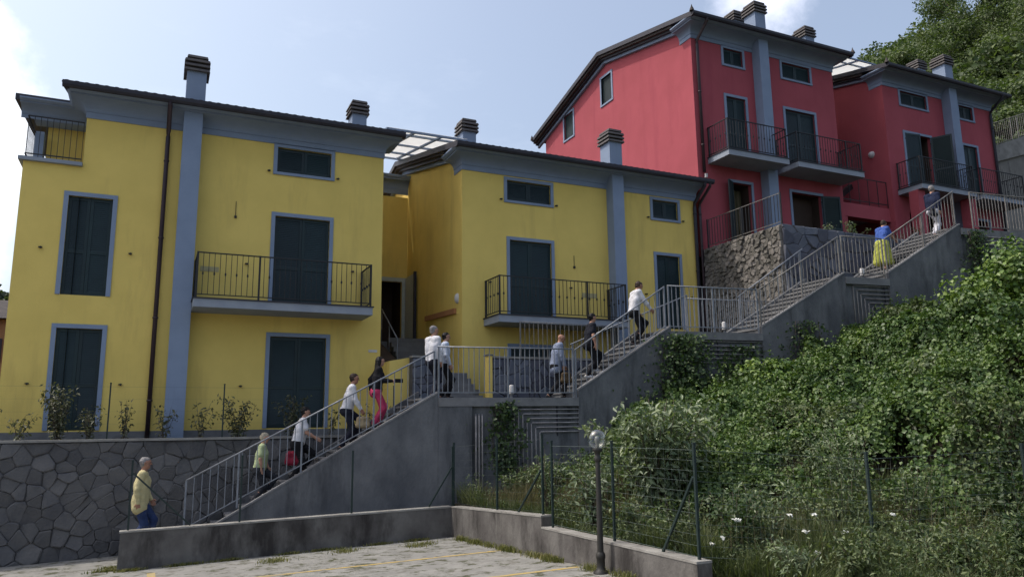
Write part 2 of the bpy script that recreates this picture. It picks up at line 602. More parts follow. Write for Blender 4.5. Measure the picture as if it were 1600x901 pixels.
def build_ground():
    g = MB()                                                # one sheet out to the horizon, under everything
    for (x0, x1, y0, y1) in ((-900, 900, -900, 900),):
        g.poly([(x0, y0, -1.6), (x1, y0, -1.6), (x1, y1, -1.6), (x0, y1, -1.6)])
    structure(g.build('ground', M['soil']))
    b = MB()
    xs = list(np.linspace(-40, 6.6, 30))
    ys = list(np.linspace(-14, 16.2, 22)) + [17.1, 18.0, 18.9]
    for i in range(len(xs) - 1):
        for j in range(len(ys) - 1):
            q = [(xs[i], ys[j]), (xs[i + 1], ys[j]), (xs[i + 1], ys[j + 1]), (xs[i], ys[j + 1])]
            b.poly([(x, y, lotz(x, y)) for x, y in q], smooth=True)
    structure(b.build('parking_lot', M['lot'], fix=False))

    def line(x0, y0, x1, y1, w):
        l = MB()
        d = Vector((x1 - x0, y1 - y0, 0)).normalized()
        n = Vector((-d.y, d.x, 0)) * w / 2
        k = 12
        for i in range(k):
            a = Vector((x0, y0, 0)).lerp(Vector((x1, y1, 0)), i / k)
            c = Vector((x0, y0, 0)).lerp(Vector((x1, y1, 0)), (i + 1) / k)
            l.poly([(p.x, p.y, lotz(p.x, p.y) + 0.004) for p in (a - n, c - n, c + n, a + n)])
        o = l.build('parking_line', M['paint_y'], fix=False)
        structure(o)
    line(1.4, 13.38, 5.92, 13.18, 0.11)
    line(1.4, 10.80, 5.92, 10.46, 0.11)
    line(1.4, 8.1, 5.92, 7.8, 0.11)
    line(0.15, 11.6, 0.15, 15.42, 0.13)
    # raised path behind the low wall, where the stairs begin
    p = MB()
    p.box(-0.4, 6.0, 16.43, 18.7, -0.6, 0.20)
    structure(p.build('raised_path', M['coping']))


build_ground()


def vegz(x, y):
    """Soil surface of the bank between the low wall, the fence and the stairs."""
    x = np.asarray(x, float)
    y = np.asarray(y, float)
    top = np.interp(x, [5.5, 7.0, 9.2, 10.7, 12.3, 14.5, 16.1, 17.3, 19.2, 21.0, 23.5, 27, 40],
                    [0.75, 0.9, 1.3, 1.6, 2.2, 2.95, 3.3, 3.5, 4.3, 4.7, 5.0, 6.0, 11.0])
    yo = 17.35 - 0.146 * (x - 2.2)
    low = np.interp(x, [5.5, 7, 10, 14, 40], [0.62, 0.62, 0.75, 1.0, 3.2])
    yf = np.interp(x, [6.0, 6.4, 8.1, 10, 14, 40], [12.0, 8.3, 7.05, 6.2, 4.6, -6.0])      # fence line
    t = np.clip((y - yf) / np.maximum(yo - 0.3 - yf, 0.8), 0, 1.05)
    # weeds below, a steep overgrown step, then a slope up to the stairs; the step is taller to the right
    f1 = np.interp(x, [9.0, 12.0, 16.0], [.40, .50, .74])
    lo_ = np.interp(t, [0, .19, .215], [0, .04, .10])
    mid_ = .10 + (f1 - .10) * np.clip((t - .215) / .06, 0, 1)
    hi_ = f1 + (1 - f1) * np.clip((t - .275) / .62, 0, 1) ** .85
    t = np.where(t < .215, lo_, np.where(t < .275, mid_, hi_))
    return low + (top - low) * t


def build_bank():
    xs = np.concatenate([np.linspace(6.2, 26, 67), np.linspace(27, 60, 22)])
    ys = np.linspace(-12, 16.9, 70)
    X, Y = np.meshgrid(xs, ys, indexing='ij')
    Z = vegz(X, Y)
    yo = 17.35 - 0.146 * (X - 2.2)
    Z = Z + (N1(X * 1.3, Y * 1.3) - 0.5) * 0.14
    # the bank starts behind the low wall
    xw = 6.03 + 0-.003 * (16.2 - Y) + 0.22
    Xc = np.maximum(X, np.where(Y < 7.4, 6.05, xw))
    v = np.stack([Xc, np.minimum(Y, yo + 0.45), Z], -1).reshape(-1, 3)
    n, m = X.shape
    idx = np.arange(n * m).reshape(n, m)
    f = np.stack([idx[:-1, :-1], idx[1:, :-1], idx[1:, 1:], idx[:-1, 1:]], -1).reshape(-1, 4)
    me = bpy.data.meshes.new('bank')
    me.from_pydata(v.tolist(), [], f.tolist())
    me.materials.append(M['soil'])
    me.polygons.foreach_set('use_smooth', [True] * len(f))
    o = bpy.data.objects.new('bank', me)
    COL.objects.link(o)
    structure(o)


build_bank()


def hillz(x, y):
    x = np.asarray(x, float)
    y = np.asarray(y, float)
    a = np.clip((x - 36) / 40, 0, 1.4) * 24 + np.clip((y - 22) / 60, 0, 1) * 10
    return 8.0 + a + (N2(x * 0.13, y * 0.13) - 0.5) * 2.0


def build_hill():
    xs = np.linspace(33.9, 130, 40)
    ys = np.linspace(17.3, 130, 40)
    X, Y = np.meshgrid(xs, ys, indexing='ij')
    Z = hillz(X, Y)
    v = np.stack([X, Y, Z], -1).reshape(-1, 3)
    idx = np.arange(X.size).reshape(X.shape)
    f = np.stack([idx[:-1, :-1], idx[1:, :-1], idx[1:, 1:], idx[:-1, 1:]], -1).reshape(-1, 4)
    me = bpy.data.meshes.new('hillside')
    me.from_pydata(v.tolist(), [], f.tolist())
    me.materials.append(M['hill'])
    me.polygons.foreach_set('use_smooth', [True] * len(f))
    o = bpy.data.objects.new('hillside', me)
    COL.objects.link(o)
    structure(o)
    # level ground of the house terraces
    t = MB()
    t.box(-14, 16.7, 18.9, 34, -1.5, 2.2)
    structure(t.build('garden_ground', M['soil']))
    t = MB()
    t.box(13.6, 16.72, 17.0, 20.5, 2.2, 4.84)
    structure(t.build('yard_ground', M['stairtop']))
    t = MB()
    t.box(17.05, 36.0, 17.1, 34, 2.0, 8.3)
    structure(t.build('terrace_ground', M['soil']))


build_hill()

# ================================================================ HOUSES
YF, YB = 20.5, 31.9                # front and back wall planes of all four houses
YE = 19.85                         # front eave
YR = 26.2                          # ridge
SL = 0.225                         # roof slope


class Frame:
    """A wall plane: a along it, b up, c outwards."""

    def __init__(s, p, u, n):
        s.p, s.u, s.n = Vector(p), Vector(u), Vector(n)

    def __call__(s, a, b, c=0.0):
        return s.p + s.u * a + s.n * c + Vector((0, 0, b))

    def box(s, mb, a0, a1, b0, b1, c0, c1, mi=0):
        mb.hexa([s(a0, b0, c1), s(a1, b0, c1), s(a1, b0, c0), s(a0, b0, c0), s(a0, b1, c1), s(a1, b1, c1), s(a1, b1, c0), s(a0, b1, c0)], mi)


def wall_face(mb, F, a0, a1, b0, b1, holes, depth=0.10, mi=0, hole_mi=0):
    """Flat wall with rectangular recesses (a0,a1,b0,b1[,depth])."""
    A = sorted({a0, a1, *[h[0] for h in holes], *[h[1] for h in holes]})
    B = sorted({b0, b1, *[h[2] for h in holes], *[h[3] for h in holes]})
    for i in range(len(A) - 1):
        for j in range(len(B) - 1):
            am, bm_ = (A[i] + A[i + 1]) / 2, (B[j] + B[j + 1]) / 2
            if any(h[0] < am < h[1] and h[2] < bm_ < h[3] for h in holes):
                continue
            mb.poly([F(A[i], B[j]), F(A[i + 1], B[j]), F(A[i + 1], B[j + 1]), F(A[i], B[j + 1])], mi)
    for h in holes:
        d = -(h[4] if len(h) > 4 else depth)
        deep = d < -.3
        q = [(h[0], h[2]), (h[1], h[2]), (h[1], h[3]), (h[0], h[3])]
        for k in range(4):
            a, c = q[k], q[(k + 1) % 4]
            d1 = -.14 if deep else d
            mb.poly([F(*a, 0), F(*c, 0), F(*c, d1), F(*a, d1)], mi)
            if deep:
                mb.poly([F(*a, d1), F(*c, d1), F(*c, d), F(*a, d)], hole_mi)
        mb.poly([F(*q[0], d), F(*q[1], d), F(*q[2], d), F(*q[3], d)], hole_mi)


def shutter_mesh(w, h, mid=True):
    """One louvred leaf in local axes: x across, z up, front at -y."""
    mb = MB()
    t = 0.045
    s = 0.07
    mb.box(0, s, 0, t, 0, h)
    mb.box(w - s, w, 0, t, 0, h)
    rails = [(0, 0.09), (h - 0.08, h)]
    if mid and h > 1.2:
        rails.append((h * 0.42, h * 0.42 + 0.08))
    for a, b in rails:
        mb.box(s + .001, w - s - .001, 0.003, t - .003, a, b)
    rails.sort()
    for (a0, a1), (b0, b1) in zip(rails, rails[1:]):
        n = max(2, int((b0 - a1) / 0.048))
        st = (b0 - a1) / n
        for k in range(n):
            z = a1 + st * (k + 0.5)
            x0, x1 = s + .001, w - s - .001
            mb.hexa([(x0, 0.010, z - st * .56), (x1, 0.010, z - st * .56), (x1, 0.018, z - st * .56), (x0, 0.018, z - st * .56),
                     (x0, 0.022, z + st * .5), (x1, 0.022, z + st * .5), (x1, 0.030, z + st * .5), (x0, 0.030, z + st * .5)])
    for zz in (h * 0.1, h * 0.52, h * 0.9):                 # strap hinges
        mb.box(-0.035, 0.05, -0.012, 0.0, zz - 0.02, zz + 0.02)
    return mb


def window(parent, F, a0, a1, b0, b1, leaves=2, fw_=0.10, sill=True, shut='closed', depth=0.10, stops=True, label=None):
    """Frame round the hole (a0..a1, b0..b1 is the hole itself) with its shutters."""
    mb = MB()
    c0, c1 = -0.02, 0.028
    F.box(mb, a0 - fw_, a0, b0, b1, c0, c1)
    F.box(mb, a1, a1 + fw_, b0, b1, c0, c1)
    F.box(mb, a0 - fw_, a1 + fw_, b1, b1 + fw_, c0, c1 + .002)
    if sill:
        F.box(mb, a0 - fw_, a1 + fw_, b0 - 0.075, b0, c0, c1 + 0.012)
    o = mb.build('window' if sill else 'french_window', M['trim'], parent)
    if label:
        o['label'] = label
    w = (a1 - a0) / leaves - 0.006
    h = b1 - b0 - 0.02
    me = None
    ang = math.atan2(F.u.y, F.u.x)
    for k in range(leaves):
        st = shut if isinstance(shut, str) else shut[k]
        if st == 'none':
            continue
        a = a0 + (a1 - a0) / leaves * k + 0.003
        mb = shutter_mesh(w, h)
        if k == leaves - 1 and leaves > 1:
            mb.v = [(w - x, y, z) for x, y, z in mb.v]
        s = mb.build('shutter', M['shutter'])
        # mesh origin sits at the middle of the leaf's base: move it to local zero
        off = s.location.copy()
        s.parent = o
        rot = ang
        base = F(a, b0 + 0.01, -0.055)
        if st == 'closed':
            pass
        else:                                                # swung open about its outer edge by st degrees
            rot = ang
        M_ = Matrix.Rotation(ang, 4, 'Z')
        if isinstance(st, (int, float)):
            hinge_local = Vector((0, 0, 0)) if k == 0 else Vector((w, 0, 0))
            sg = 1 if k == 0 else -1
            turn = Matrix.Rotation(-R(st) * sg, 4, 'Z')
            base = F(a, b0 + 0.01, 0.03)
            pos = base + (M_ @ (hinge_local + (turn @ (off - hinge_local))))
            s.location = pos - wloc(o)
            s.rotation_euler = (0, 0, ang - R(st) * sg)
        else:
            s.location = base + (M_ @ off) - wloc(o)
            s.rotation_euler = (0, 0, rot)
    if stops:
        for sx in (a0 - fw_ - (a1 - a0) / leaves * 0.78, a1 + fw_ + (a1 - a0) / leaves * 0.78):
            q = MB()
            zz = b0 + (b1 - b0) * 0.45 if not sill or (b1 - b0) > 1.2 else b0 + 0.0
            if sill and (b1 - b0) < 1.2:
                sx = a0 - fw_ - .10 if sx < a0 else a1 + fw_ + .10
            F.box(q, sx - 0.045, sx + 0.03, zz - 0.012, zz + 0.012, 0.0, 0.07)
            F.box(q, sx - 0.012, sx + 0.012, zz - 0.035, zz + 0.02, 0.06, 0.075)
            q.build('shutter_stop', M['iron'], o)
    return o


def baluster_mesh(name, h, knob, mat, w=0.014):
    mb = MB()
    mb.box(-w / 2, w / 2, -w / 2, w / 2, 0, h)
    if knob:
        mb.box(-w * 1.3, w * 1.3, -w * 1.3, w * 1.3, h * 0.47, h * 0.53)
    return mb.build_mesh(name, mat)


def _build_mesh(self, name, mat):
    me = bpy.data.meshes.new(name)
    me.from_pydata(self.v, [], self.f)
    me.materials.append(mat)
    bm = bmesh.new()
    bm.from_mesh(me)
    bmesh.ops.recalc_face_normals(bm, faces=bm.faces)
    bm.to_mesh(me)
    bm.free()
    return me


MB.build_mesh = _build_mesh
IRON_BAR = [baluster_mesh('iron_baluster', 1.0, False, M['iron']), baluster_mesh('iron_baluster_knob', 1.0, True, M['iron'])]


def balcony(parent, x0, x1, zt, y0, y1=YF, thick=0.21, mids=(), side_left=True, side_right=True, label=None):
    """Concrete slab whose front edge is at y0, with a black iron railing."""
    mb = MB()
    mb.box(x0, x1, y0, y1 - .002, zt - thick, zt - 0.012)
    mb.box(x0 - 0.03, x1 + 0.03, y0 - 0.03, y1 - .004, zt - 0.010, zt + 0.018, 1)
    slab = mb.build('balcony', [M['slab'], M['fascia']], parent)
    if label:
        slab['label'] = label
    h0, h1 = zt + 0.10, zt + 1.12
    xi0, xi1, yi = x0 + 0.05, x1 - 0.05, y0 + 0.05
    rails = MB()
    for z in (h0, h1):
        t = 0.02 if z == h0 else 0.028
        rails.bar((xi0, yi, z), (xi1, yi, z), 0.035, t)
        if side_left: rails.bar((xi0, yi + .02, z), (xi0, y1, z), 0.035, t)
        if side_right: rails.bar((xi1, yi + .02, z), (xi1, y1, z), 0.035, t)
    rails.build('handrail', M['iron'], slab)
    posts = [(xi0, yi), (xi1, yi)] + [(m_, yi) for m_ in mids]
    if side_left: posts.append((xi0, y1 - 0.05))
    if side_right: posts.append((xi1, y1 - 0.05))
    pm = MB()
    pm.box(-.022, .022, -.022, .022, 0, h1 - zt)
    pme = pm.build_mesh('iron_post', M['iron'])
    for px, py in posts:
        put(pme, 'railing_post', (px, py, zt + .018), slab)
    n = int(round((xi1 - xi0) / 0.128))
    L = h1 - h0
    k = 0
    for i in range(1, n):
        x = xi0 + (xi1 - xi0) * i / n
        if any(abs(x - m_) < 0.05 for m_ in mids):
            continue
        o = put(IRON_BAR[i % 2], 'baluster', (x, yi, h0), slab)
        o.scale = (1, 1, L)
    for on, xx in ((side_left, xi0), (side_right, xi1)):
        if not on: continue
        n = int(round((y1 - yi) / 0.128))
        for i in range(1, n):
            o = put(IRON_BAR[i % 2], 'baluster', (xx, yi + (y1 - yi) * i / n, h0), slab)
            o.scale = (1, 1, L)
    return slab


COVE = [(0.0, 0.0), (0.03, 0.0), (0.03, 0.15), (0.055, 0.155), (0.055, 0.19)] + \
       [(0.06 + 0.40 * (1 - math.cos(t)), 0.19 + 0.21 * math.sin(t)) for t in [math.pi / 2 * k / 6 for k in range(1, 7)]] + \
       [(0.475, 0.40), (0.475, 0.44), (0.53, 0.445), (0.62, 0.50), (0.62, 0.54), (0.0, 0.54)]


def roof_z(y, ze):
    return ze + SL * (min(y, YR) - YE) - (SL * 1.15 * max(0, y - YR))


def tiled_roof(parent, xa, xb, ze, ya=YE - 0.06, yb=32.6):
    """Curved tiles in courses: a corrugated sheet with real thickness, ridge and both slopes."""
    per = 0.21
    n = int((xb - xa) / per)
    k = 6
    xs, hs = [], []
    for i in range(n * k + 1):
        xs.append(xa + (xb - xa) * i / (n * k))
        ph = (i % k) / k
        hs.append(0.045 * abs(math.sin(math.pi * ph)) ** 0.8)
    rows = [ya, YR, yb]
    v, f = [], []
    W = len(xs)
    for y in rows:
        for x, h in zip(xs, hs):
            v.append((x, y, roof_z(y, ze) + 0.03 + h))
    for j in range(len(rows) - 1):
        for i in range(W - 1):
            f.append((j * W + i, j * W + i + 1, (j + 1) * W + i + 1, (j + 1) * W + i))
    base = len(v)
    for x, h in zip(xs, hs):                                 # tile ends along the eave
        v.append((x, ya, roof_z(ya, ze) - 0.01))
    for i in range(W - 1):
        f.append((i + 1, i, base + i, base + i + 1))
    mb = MB()
    mb.v, mb.f = v, f
    mb.m, mb.sm = [0] * len(f), [False] * len(f)
    # boarding below the tiles
    for ya2, yb2 in ((ya + .02, YR), (YR, yb)):
        za, zb = roof_z(ya2, ze), roof_z(yb2, ze)
        mb.hexa([(xa + .01, ya2, za - 0.07), (xb - .01, ya2, za - 0.07), (xb - .01, yb2, zb - 0.07), (xa + .01, yb2, zb - 0.07),
                 (xa + .01, ya2, za + .02), (xb - .01, ya2, za + .02), (xb - .01, yb2, zb + .02), (xa + .01, yb2, zb + .02)], 1)
    return mb.build('roof', [M['roof'], M['fascia']], parent)


def rake(parent, x_wall, sgn, ze):
    """Gable-end eave: dark fascia strips over a grey moulding, following both slopes. sgn -1 = overhangs to the left."""
    for j, (o0, o1, d0, d1, mt) in enumerate(((0.36, 0.44, -0.13, 0.05, 'fascia'), (0.24, 0.36, -0.22, -0.08, 'roof'), (0.12, 0.24, -0.30, -0.10, 'fascia'), (0.0, 0.12, -0.42, -0.12, 'trim'))):
        mb = MB()
        xa, xb = sorted((x_wall + sgn * (o0 + .002), x_wall + sgn * o1))
        for y0, y1 in ((YE - 0.02 if j == 0 else YF + .60 + .01 * j, YR), (YR, 32.55)):
            z0, z1 = roof_z(y0, ze), roof_z(y1, ze)
            mb.hexa([(xa, y0, z0 + d0), (xb, y0, z0 + d0), (xb, y1, z1 + d0), (xa, y1, z1 + d0),
                     (xa, y0, z0 + d1), (xb, y0, z0 + d1), (xb, y1, z1 + d1), (xa, y1, z1 + d1)])
        mb.build('verge_board', M[mt], parent)


def chimney(parent, x0, x1, y0, y1, z0, z1):
    mb = MB()
    mb.box(x0, x1, y0, y1, z0, z1 - 0.42)
    ch = mb.build('chimney', M['trim'], parent)
    cx, cy = (x0 + x1) / 2, (y0 + y1) / 2
    w, d = (x1 - x0) / 2, (y1 - y0) / 2
    zz = z1 - 0.46
    mbc = MB()
    for k in range(4):                                       # stacked cap slabs with dark slots between
        a = w + (0.075 if k < 3 else 0.02)
        b = d + (0.075 if k < 3 else 0.02)
        z = zz + k * 0.125
        mbc.hexa([(cx - a, cy - b, z), (cx + a, cy - b, z), (cx + a, cy + b, z), (cx - a, cy + b, z),
                  (cx - a + .02, cy - b + .02, z + 0.07), (cx + a - .02, cy - b + .02, z + 0.07), (cx + a - .02, cy + b - .02, z + 0.07), (cx - a + .02, cy + b - .02, z + 0.07)])
        if k < 3:
            mbc.box(cx - w + .06, cx + w - .06, cy - d + .06, cy + d - .06, z + 0.0701, z + 0.1249)
    mbc.build('chimney_cap', M['cap'], ch)


def cornice(parent, x0, x1, zc, y=YF, left=True, right=True, back=.62):
    """Moulded eave: runs along the front, mitred round both corners and dying into the gable after a short return."""
    mb = MB()
    k = .70
    rows = []
    for a, b in COVE:
        r = []
        if left:
            r += [(x0 - a * k, y + back, zc + b), (x0 - a * k, y - a, zc + b)]
        else:
            r += [(x0, y - a, zc + b)]
        if right:
            r += [(x1 + a * k, y - a, zc + b), (x1 + a * k, y + back, zc + b)]
        else:
            r += [(x1, y - a, zc + b)]
        rows.append(r)
    for r0, r1 in zip(rows, rows[1:]):
        for i in range(len(r0) - 1):
            mb.poly([r0[i], r0[i + 1], r1[i + 1], r1[i]])
    for e in (0, -1):
        mb.poly([r[e] for r in rows])
    return mb.build('cornice', M['trim'], parent)


def gutter(parent, x0, x1, ze, y=YE):
    mb = MB()
    pr = [(x0, y - 0.02 + 0.075 * math.sin(t) - 0.03, ze - 0.06 - 0.075 * math.cos(t)) for t in [math.pi * k / 6 - math.pi / 2 for k in range(7)]]
    pr = [(x0, y - 0.13, ze + .02), (x0, y - 0.125, ze - 0.07), (x0, y - 0.09, ze - 0.125), (x0, y - 0.02, ze - 0.125), (x0, y + 0.0, ze - 0.05), (x0, y, ze + .0)]
    mb.extrude(pr, (x1 - x0, 0, 0))
    return mb.build('gutter', M['fascia'], parent)


def downpipe(parent, x, z0, z1, ze, y=YF, r=0.055, mat='pipe_brown'):
    mb = MB()
    mb.tube([(x, YE - 0.06, ze - 0.1), (x, YE - 0.05, ze - 0.2), (x, y - 0.10, z1 - 0.60), (x, y - 0.09, z1 - 0.75), (x, y - 0.09, z0)], r, 10)
    for z in np.arange(z0 + 1.0, z1 - .4, 2.0):
        mb.lathe((x, y - 0.09, z), [(r, -.02), (r + .012, -.02), (r + .012, .02), (r, .02)], 10)
    return mb.build('downpipe', M[mat], parent)


def pilaster(parent, x0, x1, z0, z1):
    mb = MB()
    mb.box(x0, x1, YF - 0.40, YF - .003, z0, z1)
    return mb.build('chimney_breast', M['trim'], parent)


def gable_wall(mb, F, a0, a1, zb, ze_fn, holes=(), mi=0):
    """Side wall with holes up to zc and a sloping top above."""
    top = ze_fn(a0)
    zc = min(ze_fn(a0), ze_fn(a1))
    hz = max([h[3] for h in holes], default=zc)
    b1 = max(zc, hz + 0.02) if holes else zc
    wall_face(mb, F, a0, a1, zb, zc, [h for h in holes], mi=mi, hole_mi=1)


def house(name, label, x0, x1, zb, wallmat, doors, windows, attics, extra=None, left_gable=(), z_floor=None, loc_y=YF):
    """Shared shell of one house. zb: ground level; holes are given relative to zb."""
    root = thing(name, ((x0 + x1) / 2, YF, zb), label, 'house', 'terraced houses up the hill')
    ze = zb + 8.15
    zc = zb + 7.58
    F = Frame((0, YF, 0), (1, 0, 0), (0, -1, 0))
    holes = [(a, b, zb + c, zb + d, dep) for a, b, c, d, dep in [(q[0], q[1], q[2], q[3], q[4] if len(q) > 4 else .10) for q in doors + windows + attics]]
    mb = MB()
    wall_face(mb, F, x0, x1, zb - 0.5, zc + 0.45, holes, mi=0, hole_mi=1)
    # gable ends and back, as thick as they need to be: a closed shell
    for xs, sg in ((x0, -1), (x1, 1)):
        G = Frame((xs, 0, 0), (0, 1, 0), (sg, 0, 0))
        hs = left_gable if sg < 0 else ()
        zt = zc + 0.40
        flat_top = max([zb + h[3] for h in hs] + [zt]) + (0.05 if hs else 0)
        # rectangle up to zt, then columns to the slope
        ys = sorted({YF, YR, YB, *[h[0] for h in hs], *[h[1] for h in hs]})
        for a, b in zip(ys, ys[1:]):
            mid = (a + b) / 2
            hh = [h for h in hs if h[0] < mid < h[1]]
            ta, tb = roof_z(a, ze) - 0.05, roof_z(b, ze) - 0.05
            if not hh:
                mb.poly([G(a, zb - 0.5), G(b, zb - 0.5), G(b, tb), G(a, ta)], 0)
            else:
                h = hh[0]
                mb.poly([G(a, zb - 0.5), G(b, zb - 0.5), G(b, zb + h[2]), G(a, zb + h[2])], 0)
                mb.poly([G(a, zb + h[3]), G(b, zb + h[3]), G(b, tb), G(a, ta)], 0)
                q = [(h[0], zb + h[2]), (h[1], zb + h[2]), (h[1], zb + h[3]), (h[0], zb + h[3])]
                for k in range(4):
                    mb.poly([G(*q[k]), G(*q[(k + 1) % 4]), G(*q[(k + 1) % 4], -0.1), G(*q[k], -0.1)], 0)
                mb.poly([G(*p, -0.1) for p in q], 1)
    mb.poly([(x0, YB, zb - .5), (x1, YB, zb - .5), (x1, YB, roof_z(YB, ze)), (x0, YB, roof_z(YB, ze))], 0)
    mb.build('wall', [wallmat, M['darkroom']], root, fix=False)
    return root, F, ze, zc


# ---------------------------------------------------------------- yellow house, left
ZB = 2.5
def yellow_left_house():
    x0, xw, x1 = -3.16, -1.93, 5.55
    root = thing('yellow_house', ((x0 + x1) / 2, YF, ZB), 'yellow house at the left end with a corner roof terrace', 'house', 'terraced houses up the hill')
    ze, zc = ZB + 8.15, ZB + 7.58
    F = Frame((0, YF, 0), (1, 0, 0), (0, -1, 0))
    lw = (-2.16, -1.21)
    H = [(lw[0], lw[1], ZB + 0.02, ZB + 2.38), (lw[0], lw[1], ZB + 3.17, ZB + 5.58),
         (2.63, 4.07, ZB + 0.02, ZB + 2.36), (2.63, 4.07, ZB + 3.10, ZB + 5.58), (2.62, 4.06, ZB + 6.80, ZB + 7.50)]
    mb = MB()
    zt = ZB + 6.32                                           # terrace floor of the left wing
    wall_face(mb, F, x0, xw, ZB - .5, zt, [(lw[0], xw, *h[2:]) for h in H[:2]], hole_mi=1)
    wall_face(mb, F, xw, x1, ZB - .5, zc + .45, [(xw, lw[1], *h[2:]) for h in H[:2]] + H[2:], hole_mi=1)
    # ends, back, set-back upper storey over the wing
    mb.poly([(x0, YF, ZB - .5), (x0, YB, ZB - .5), (x0, YB, zt), (x0, YF, zt)], 0)
    mb.poly([(x0, YF, zt), (xw, YF, zt), (xw, YF + 1.5, zt), (x0, YF + 1.5, zt)], 0)
    mb.poly([(xw, YF, zt), (xw, YF + 1.5, zt), (xw, YF + 1.5, zc + .5), (xw, YF, zc + .5)], 0)
    mb.poly([(x0 + .25, YF + 1.5, zt), (xw, YF + 1.5, zt), (xw, YF + 1.5, zc + .6), (x0 + .25, YF + 1.5, zc + .6)], 0)
    mb.poly([(x0 + .25, YF + 1.5, zt), (x0 + .25, YB, zt), (x0 + .25, YB, zc + 1.0), (x0 + .25, YR, zc + 1.9), (x0 + .25, YF + 1.5, zc + .6)], 0)
    for a, b in ((YF, YR), (YR, YB)):
        mb.poly([(x1, a, ZB - .5), (x1, b, ZB - .5), (x1, b, roof_z(b, ze) - .05), (x1, a, roof_z(a, ze) - .05)], 0)
    mb.poly([(x0, YB, ZB - .5), (x1, YB, ZB - .5), (x1, YB, ZB + 8.9), (x0, YB, ZB + 8.9)], 0)
    mb.build('wall', [M['yellow'], M['darkroom']], root, fix=False)
    window(root, F, lw[0], lw[1], ZB + 0.02, ZB + 2.38, sill=False)
    window(root, F, lw[0], lw[1], ZB + 3.17, ZB + 5.58, sill=False)
    window(root, F, 2.63, 4.07, ZB + 0.02, ZB + 2.36, sill=False)
    window(root, F, 2.63, 4.07, ZB + 3.10, ZB + 5.58, sill=False)
    window(root, F, 2.62, 4.06, ZB + 6.80, ZB + 7.50)
    # plinth
    p = MB()
    p.box(x0 - .03, x1 + .03, YF - .035, YF + .1, ZB - .6, ZB - 0.01)
    p.build('plinth', M['stairtop'], root)
    pilaster(root, 0.245, 0.69, ZB - .3, ze - .02)
    cornice(root, xw, x1, zc)
    gutter(root, xw - 0.5, x1 + 0.42, ze)
    tiled_roof(root, xw - 0.52, x1 + 0.44, ze)
    rake(root, xw, -1, ze)
    rake(root, x1, 1, ze)
    chimney(root, 0.25, 0.72, YF - .33, YF + .25, ze - .1, ZB + 9.58)
    chimney(root, 5.02, 5.47, 22.3, 22.85, ze, ZB + 10.05)
    downpipe(root, -0.09, ZB - .3, zc + .5, ze)
    balcony(root, 0.70, 5.03, ZB + 3.09, 19.4, mids=(2.18,))
    # the wing's terrace: ledge, railing, lintel, post and its own set-back roof
    l = MB()
    l.box(x0 - .10, xw - .004, YF - .10, YF + 1.4, zt + .002, zt + .09)
    led = l.build('terrace_ledge', M['slab'], root)
    r_ = MB()
    for z in (zt + .18, zt + 1.12):
        r_.bar((x0 + .02, YF - .02, z), (xw - .03, YF - .02, z), .03, .025)
        r_.bar((x0 + .02, YF, z), (x0 + .02, YF + 1.4, z), .03, .025)
    r_.build('handrail', M['iron'], led)
    n = 9
    for i in range(n + 1):
        o = put(IRON_BAR[0], 'baluster', (x0 + .03 + (xw - .07 - x0) * i / n, YF - .02, zt + .09), led)
        o.scale = (.9, .9, 1.03)
    for i in range(1, 9):
        o = put(IRON_BAR[0], 'baluster', (x0 + .02, YF + 1.4 * i / 9, zt + .09), led)
        o.scale = (.9, .9, 1.03)
    q = MB()
    q.box(x0 + .02, x0 + .22, YF + 1.15, YF + 1.45, zt, zc - .1)
    q.build('terrace_pillar', M['trim'], root)
    q = MB()
    q.box(x0 - .02, xw - .004, YF + 1.05, YF + 1.497, zc + .16, zc + .42)
    q.extrude([(x0 - .3, YF + 1.05 - a * .8, zc + .17 + b * .70) for a, b in COVE], (xw + .3 - x0 - .04, 0, 0))
    q.build('lintel', M['trim'], root)
    q = MB()
    ya, yb = YF + .75, 32.4
    q.hexa([(x0 - .42, ya, zc + .52), (xw - .46, ya, zc + .52), (xw - .46, yb, zc + 1.3), (x0 - .42, yb, zc + 1.3),
            (x0 - .42, ya, zc + .68), (xw - .46, ya, zc + .68), (xw - .46, yb, zc + 1.46), (x0 - .42, yb, zc + 1.46)])
    q.build('wing_roof', M['fascia'], root)
    # small marks on the wall: wire stubs, covered socket, number plate
    for sx, sz in ((1.63, 8.36), ):
        q = MB()
        q.bar((sx, YF - .012, sz), (sx, YF - .012, sz - .38), .012, .012)
        q.box(sx - .03, sx + .03, YF - .04, YF, sz - .45, sz - .39)
        q.build('cable_stub', M['iron'], root)
    q = MB()
    q.box(0.86, 1.30, YF - .01, YF, ZB + 3.95, ZB + 4.08)
    q.build('pipe_cover', M['patch'], root)
    q = MB()
    q.box(5.22, 5.46, YF - .012, YF, ZB + 2.02, ZB + 2.09)
    q.build('name_plate', M['white'], root)
    return root


yellow_left_house()


